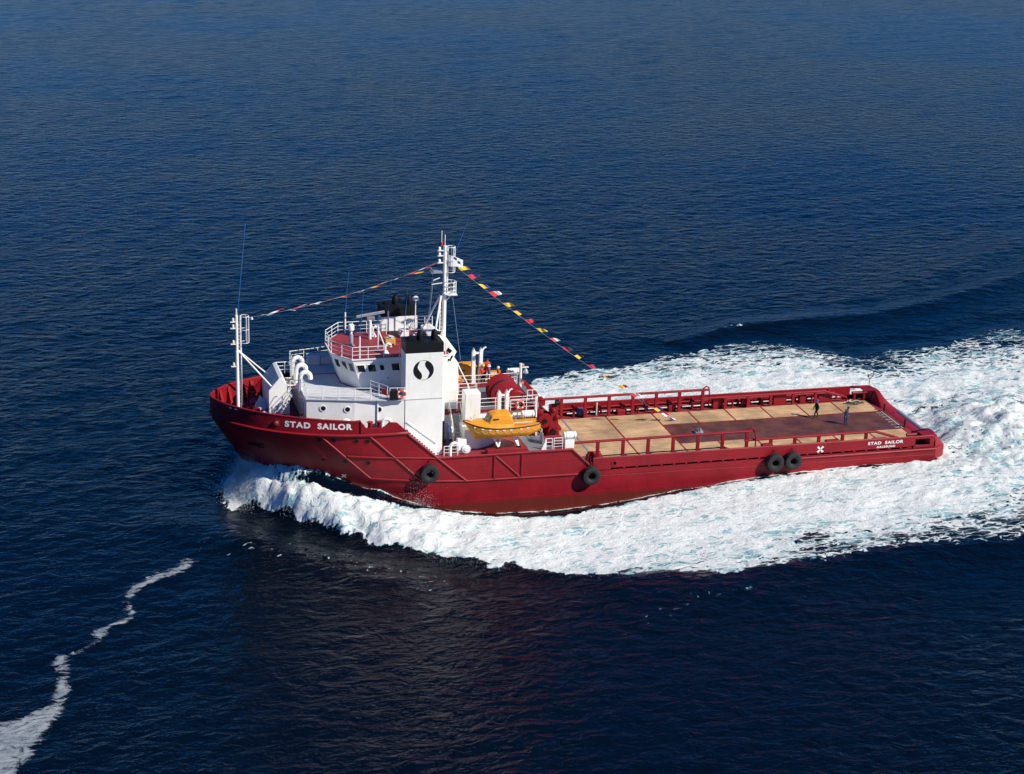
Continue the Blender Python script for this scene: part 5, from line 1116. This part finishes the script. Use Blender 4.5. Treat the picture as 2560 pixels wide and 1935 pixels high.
# ------------------------------------------------------------------ flags
def flag_on_line(m, p, along, fly, cols_, ph):
    # one little flag: hoist along the line, fly streaming downwind; cols_ = material index for 2 halves
    along = Vector(along); fly = Vector(fly); n_ = along.cross(fly).normalized()
    K = 6
    for j in range(K):
        for i in range(2):
            def pt(a, b_): return p+along*a+fly*b_+n_*(.10*math.sin(ph+b_*7+a*2)*b_)+Vector((0, 0, -.06*b_*b_))
            tp = .75
            q_ = []
            for a, b_ in ((i/2, j/K), ((i+1)/2, j/K), ((i+1)/2, (j+1)/K), (i/2, (j+1)/K)):
                aa = .5+(a-.5)*(1-tp*.5*b_); q_.append(pt(aa, b_))
            m.cur = cols_[0] if j < K/2 else cols_[1]
            m.add(q_, [(0, 1, 2, 3)])
    m.cur = 0
FM = [YEL, FRED, FBLUE, FWHITE, FBLACK]
def dress_line(pts, flags, label, wind, size):
    o = empty('signal_flag_line', pts[0]); tag(o, label, 'flags', 'strings of signal flags from the mast')
    base = Vector(pts[0])
    def at_(t):
        f_ = t*(len(pts)-1); i = min(int(f_), len(pts)-2); return Vector(pts[i]).lerp(Vector(pts[i+1]), f_-i)-base
    MB().path([at_(i/40) for i in range(41)], .013, 4).build('flag_rope', GALV, o)
    rr = random.Random(9)
    nm = ['yellow', 'red', 'blue', 'white', 'black']
    for t, a, b_, fl in flags:
        p = at_(t); q_ = at_(min(1, t+.005)); al = (q_-p).normalized()*size*rr.uniform(.9, 1.1)
        w = Vector(wind)+Vector((0, rr.uniform(-.25, .25), rr.uniform(-.2, .2)))
        m = MB(); flag_on_line(m, p, al, w.normalized()*fl, (a, b_), rr.uniform(0, 6)); m.build('signal_flag', FM, o, True, label='%s signal flag' % (nm[a] if a == b_ else nm[a]+' and '+nm[b_]))
    return o
def sag(a, b_, s, n=24): a = Vector(a); b_ = Vector(b_); return [a.lerp(b_, i/n)-Vector((0, 0, s*4*(i/n)*(1-i/n))) for i in range(n+1)]
Y_, R_c, B_, W_, K_ = 0, 1, 2, 3, 4
dress_line(sag((-29.0, 0, 14.75), (-13.1, 0, 18.85), .55), [(.05, W_, W_, .9), (.10, W_, R_c, 1.0), (.16, B_, W_, .9), (.22, R_c, W_, 1.0), (.28, R_c, W_, 1.), (.33, W_, R_c, 1.), (.38, R_c, R_c, .8), (.44, Y_, R_c, 1.0), (.53, W_, W_, .9), (.61, Y_, R_c, 1.1), (.66, R_c, W_, .9), (.75, W_, K_, .8), (.83, R_c, Y_, 1.0), (.88, W_, R_c, .9), (.94, R_c, B_, .8)],
           'string of signal flags from the fore mast to the main mast', (1, .12, .28), .62)
dress_line(sag((-12.2, .1, 18.85), (9.6, 3.2, 2.15), .5), [(.025, Y_, Y_, 1.0), (.075, R_c, B_, .85), (.12, Y_, B_, .85), (.165, R_c, W_, .85), (.225, Y_, Y_, .7), (.27, Y_, K_, .7), (.32, R_c, R_c, .65), (.37, Y_, Y_, .7), (.43, R_c, W_, .7), (.485, R_c, K_, .65), (.54, Y_, K_, .65), (.60, R_c, B_, .75), (.67, Y_, K_, .75), (.74, Y_, R_c, .75), (.80, R_c, W_, .7), (.845, K_, R_c, .5), (.91, Y_, B_, .75), (.95, W_, R_c, .5), (.985, B_, W_, .6)],
           'string of signal flags from the main mast down to the working deck', (1, .25, .12), .72)
o = empty('house_flag', (-12.3, -.12, 18.45)); tag(o, 'white flag with dark blue marks flying from the main mast', 'flag')
def hf(u, v): return (1.25*u+.0, -.12*math.sin(u*5)*u-.03, .98*v*(1-.25*u)-.16*u+.12*u*math.sin(u*4+v))
m = MB(); K = 10
m.grid([[hf(i/K, j/K) for i in range(K+1)] for j in range(K+1)]); m.build('flag_cloth', FWHITE, o, True)
for (u0, v0, u1, v1) in ((.33, .68, .58, .93), (.6, .38, .85, .68)):
    m = MB(); m.grid([[tuple(Vector(hf(u0+(u1-u0)*i/4*(1-.25*(j/4)), v0+(v1-v0)*j/4))+Vector((0, -.012, 0))) for i in range(5)] for j in range(5)]); m.build('flag_mark', FBLUE, o, True)

# ------------------------------------------------------------------ people
def person(loc, face, label, jacket, trousers, hat=None, pose='stand', hair=HAIR):
    root = empty('person', loc, face); tag(root, label, 'person')
    # joints, facing +X locally
    J = {}; E_ = []; rad = {}
    def j(n_, p, r): J[n_] = p; rad[n_] = r
    st = pose == 'walk'
    bend = .1 if pose == 'look_down' else 0.0
    j('pel', (0, 0, .95), (.15, .13)); j('wst', (.01+bend*.2, 0, 1.10), (.14, .12)); j('chs', (.01+bend*.6, 0, 1.32), (.175, .13)); j('nck', (.0+bend, 0, 1.48), (.06, .06)); j('hd0', (.02+bend*1.4, 0, 1.57), (.075, .08)); j('hd1', (.03+bend*1.7, 0, 1.70), (.085, .095))
    E_ += [('pel', 'wst'), ('wst', 'chs'), ('chs', 'nck'), ('nck', 'hd0'), ('hd0', 'hd1')]
    for s, nm in ((1, 'l'), (-1, 'r')):
        f = .2*s if st else .02*s
        j('hip'+nm, (0, .1*s, .88), (.1, .1)); j('kne'+nm, (f*.8+.03, .11*s, .49), (.065, .065)); j('ank'+nm, (f*1.15-(.06 if st and s < 0 else 0), .11*s, .09), (.045, .045)); j('toe'+nm, (f*1.15+.17, .125*s, .045), (.04, .035))
        E_ += [('pel', 'hip'+nm), ('hip'+nm, 'kne'+nm), ('kne'+nm, 'ank'+nm), ('ank'+nm, 'toe'+nm)]
        a = -.12*s if st else .03
        j('sho'+nm, (.0+bend*.6, .19*s, 1.41), (.065, .065)); j('elb'+nm, (a*.6-.02, .25*s, 1.13), (.047, .047)); j('wri'+nm, (a+.08, .25*s, .89), (.033, .033)); j('plm'+nm, (a+.1, .245*s, .81), (.036, .022))
        E_ += [('chs', 'sho'+nm), ('sho'+nm, 'elb'+nm), ('elb'+nm, 'wri'+nm), ('wri'+nm, 'plm'+nm)]
        for k in range(4):
            xx = a+.07+.022*k; j('f%d%s' % (k, nm), (xx, .243*s, .755), (.009, .009)); j('g%d%s' % (k, nm), (xx+.01, .225*s, .715-.01*(k in (1, 2))), (.008, .008)); E_ += [('plm'+nm, 'f%d%s' % (k, nm)), ('f%d%s' % (k, nm), 'g%d%s' % (k, nm))]
        j('t0'+nm, (a+.15, .23*s, .80), (.01, .01)); j('t1'+nm, (a+.165, .22*s, .765), (.009, .009)); E_ += [('plm'+nm, 't0'+nm), ('t0'+nm, 't1'+nm)]
    names = list(J); me = bpy.data.meshes.new('body'); me.from_pydata([J[n_] for n_ in names], [(names.index(a), names.index(b_)) for a, b_ in E_], [])
    ob = bpy.data.objects.new('body', me); C.objects.link(ob)
    sk = ob.modifiers.new('skin', 'SKIN'); sk.use_smooth_shade = True
    sv = me.skin_vertices[0].data if me.skin_vertices else None
    if sv is None:
        import bmesh as _b
        bm = _b.new(); bm.from_mesh(me); bm.verts.layers.skin.verify(); bm.to_mesh(me); bm.free(); sv = me.skin_vertices[0].data
    for i, n_ in enumerate(names): sv[i].radius = tuple(v*(1.18 if v > .03 else 1) for v in rad[n_]); sv[i].use_root = (n_ == 'pel')
    ss = ob.modifiers.new('sub', 'SUBSURF'); ss.levels = 1; ss.render_levels = 1
    dg = bpy.context.evaluated_depsgraph_get(); me2 = bpy.data.meshes.new_from_object(ob.evaluated_get(dg)); bpy.data.objects.remove(ob)
    for m_ in (jacket, trousers, SKIN, BLACK): me2.materials.append(m_)
    for p in me2.polygons:
        c_ = p.center; p.use_smooth = True
        if c_.z > 1.49: p.material_index = 2
        elif abs(c_.y) > .19 and c_.z < .88 and c_.z > .6: p.material_index = 2
        elif c_.z < .11: p.material_index = 3
        elif c_.z < .97 and abs(c_.y) < .2: p.material_index = 1
        else: p.material_index = 0
    b_ = bpy.data.objects.new('body', me2); C.objects.link(b_); b_.parent = root
    hx = J['hd1'][0]
    for sy in (-1, 1): MB().lathe([(.004, 0), (.012, .004), (.004, .008)], (hx+.083, sy*.032, 1.665), (1, 0, 0), 6).build('eye', BLACK, b_)
    MB().add([(hx+.075, -.018, 1.625), (hx+.075, .018, 1.625), (hx+.11, 0, 1.63), (hx+.08, 0, 1.67)], [(0, 1, 2), (0, 2, 3), (1, 3, 2)]).build('nose', SKIN, b_)
    MB().box(hx+.07, hx+.084, -.025, .025, 1.592, 1.6).build('mouth', FRED, b_)
    for sy in (-1, 1): MB().lathe([(.01, -.01), (.028, 0), (.01, .01)], (hx, sy*.092, 1.65), (0, 1, 0), 8).build('ear', SKIN, b_)
    if hat:
        MB().lathe([(.165, 0), (.135, .02), (.125, .09), (.09, .145), (.03, .165)], (hx-.005, 0, 1.69), (0, 0, 1), 16).build('helmet', hat, root, True)
    else:
        MB().lathe([(.088, -.1), (.108, -.03), (.106, .03), (.075, .085), (.02, .1)], (hx-.022, 0, 1.70), (-.15, 0, 1), 14).build('hair', hair, root, True)
    return root
person((23.15, 1.65, 2.04), R(182), 'person in dark work clothes and blue cap walking on the working deck', DKCL, DKCL, BLUECL, 'walk')
person((25.15, -.4, 2.04), R(-60), 'bareheaded person in navy coveralls looking down at the steel deck', NAVY, NAVY, None, 'look_down')
person((-7.5, 4.6, 6.75), R(-100), 'person in orange red survival suit standing above the others by the far lifeboat', REDCL, REDCL, None)
person((-7.45, 4.05, 6.3), R(160), 'person in blue jacket and white helmet beside the winch', BLUECL, DKCL, FWHITE)
person((-7.95, 4.3, 6.3), R(-80), 'person in yellow helmet and red clothes nearest the far davit', REDCL, DKCL, YELHAT)
person((-7.75, 4.75, 6.33), R(-120), 'person in yellow helmet and dark jacket behind the other yellow helmet', NAVY, NAVY, YELHAT)
person((-6.5, 4.5, 5.95), R(180), 'person in cream hat and orange clothes behind the winch drum', REDCL, DKCL, CREAM)

# ------------------------------------------------------------------ trim: the whole ship and everything on it runs slightly bow-up
for ob in list(bpy.data.objects):
    if ob.parent is None and ob not in SEA_OBJS:
        ob.matrix_world = TRIM @ ob.matrix_basis
scene.cycles.max_bounces = 6
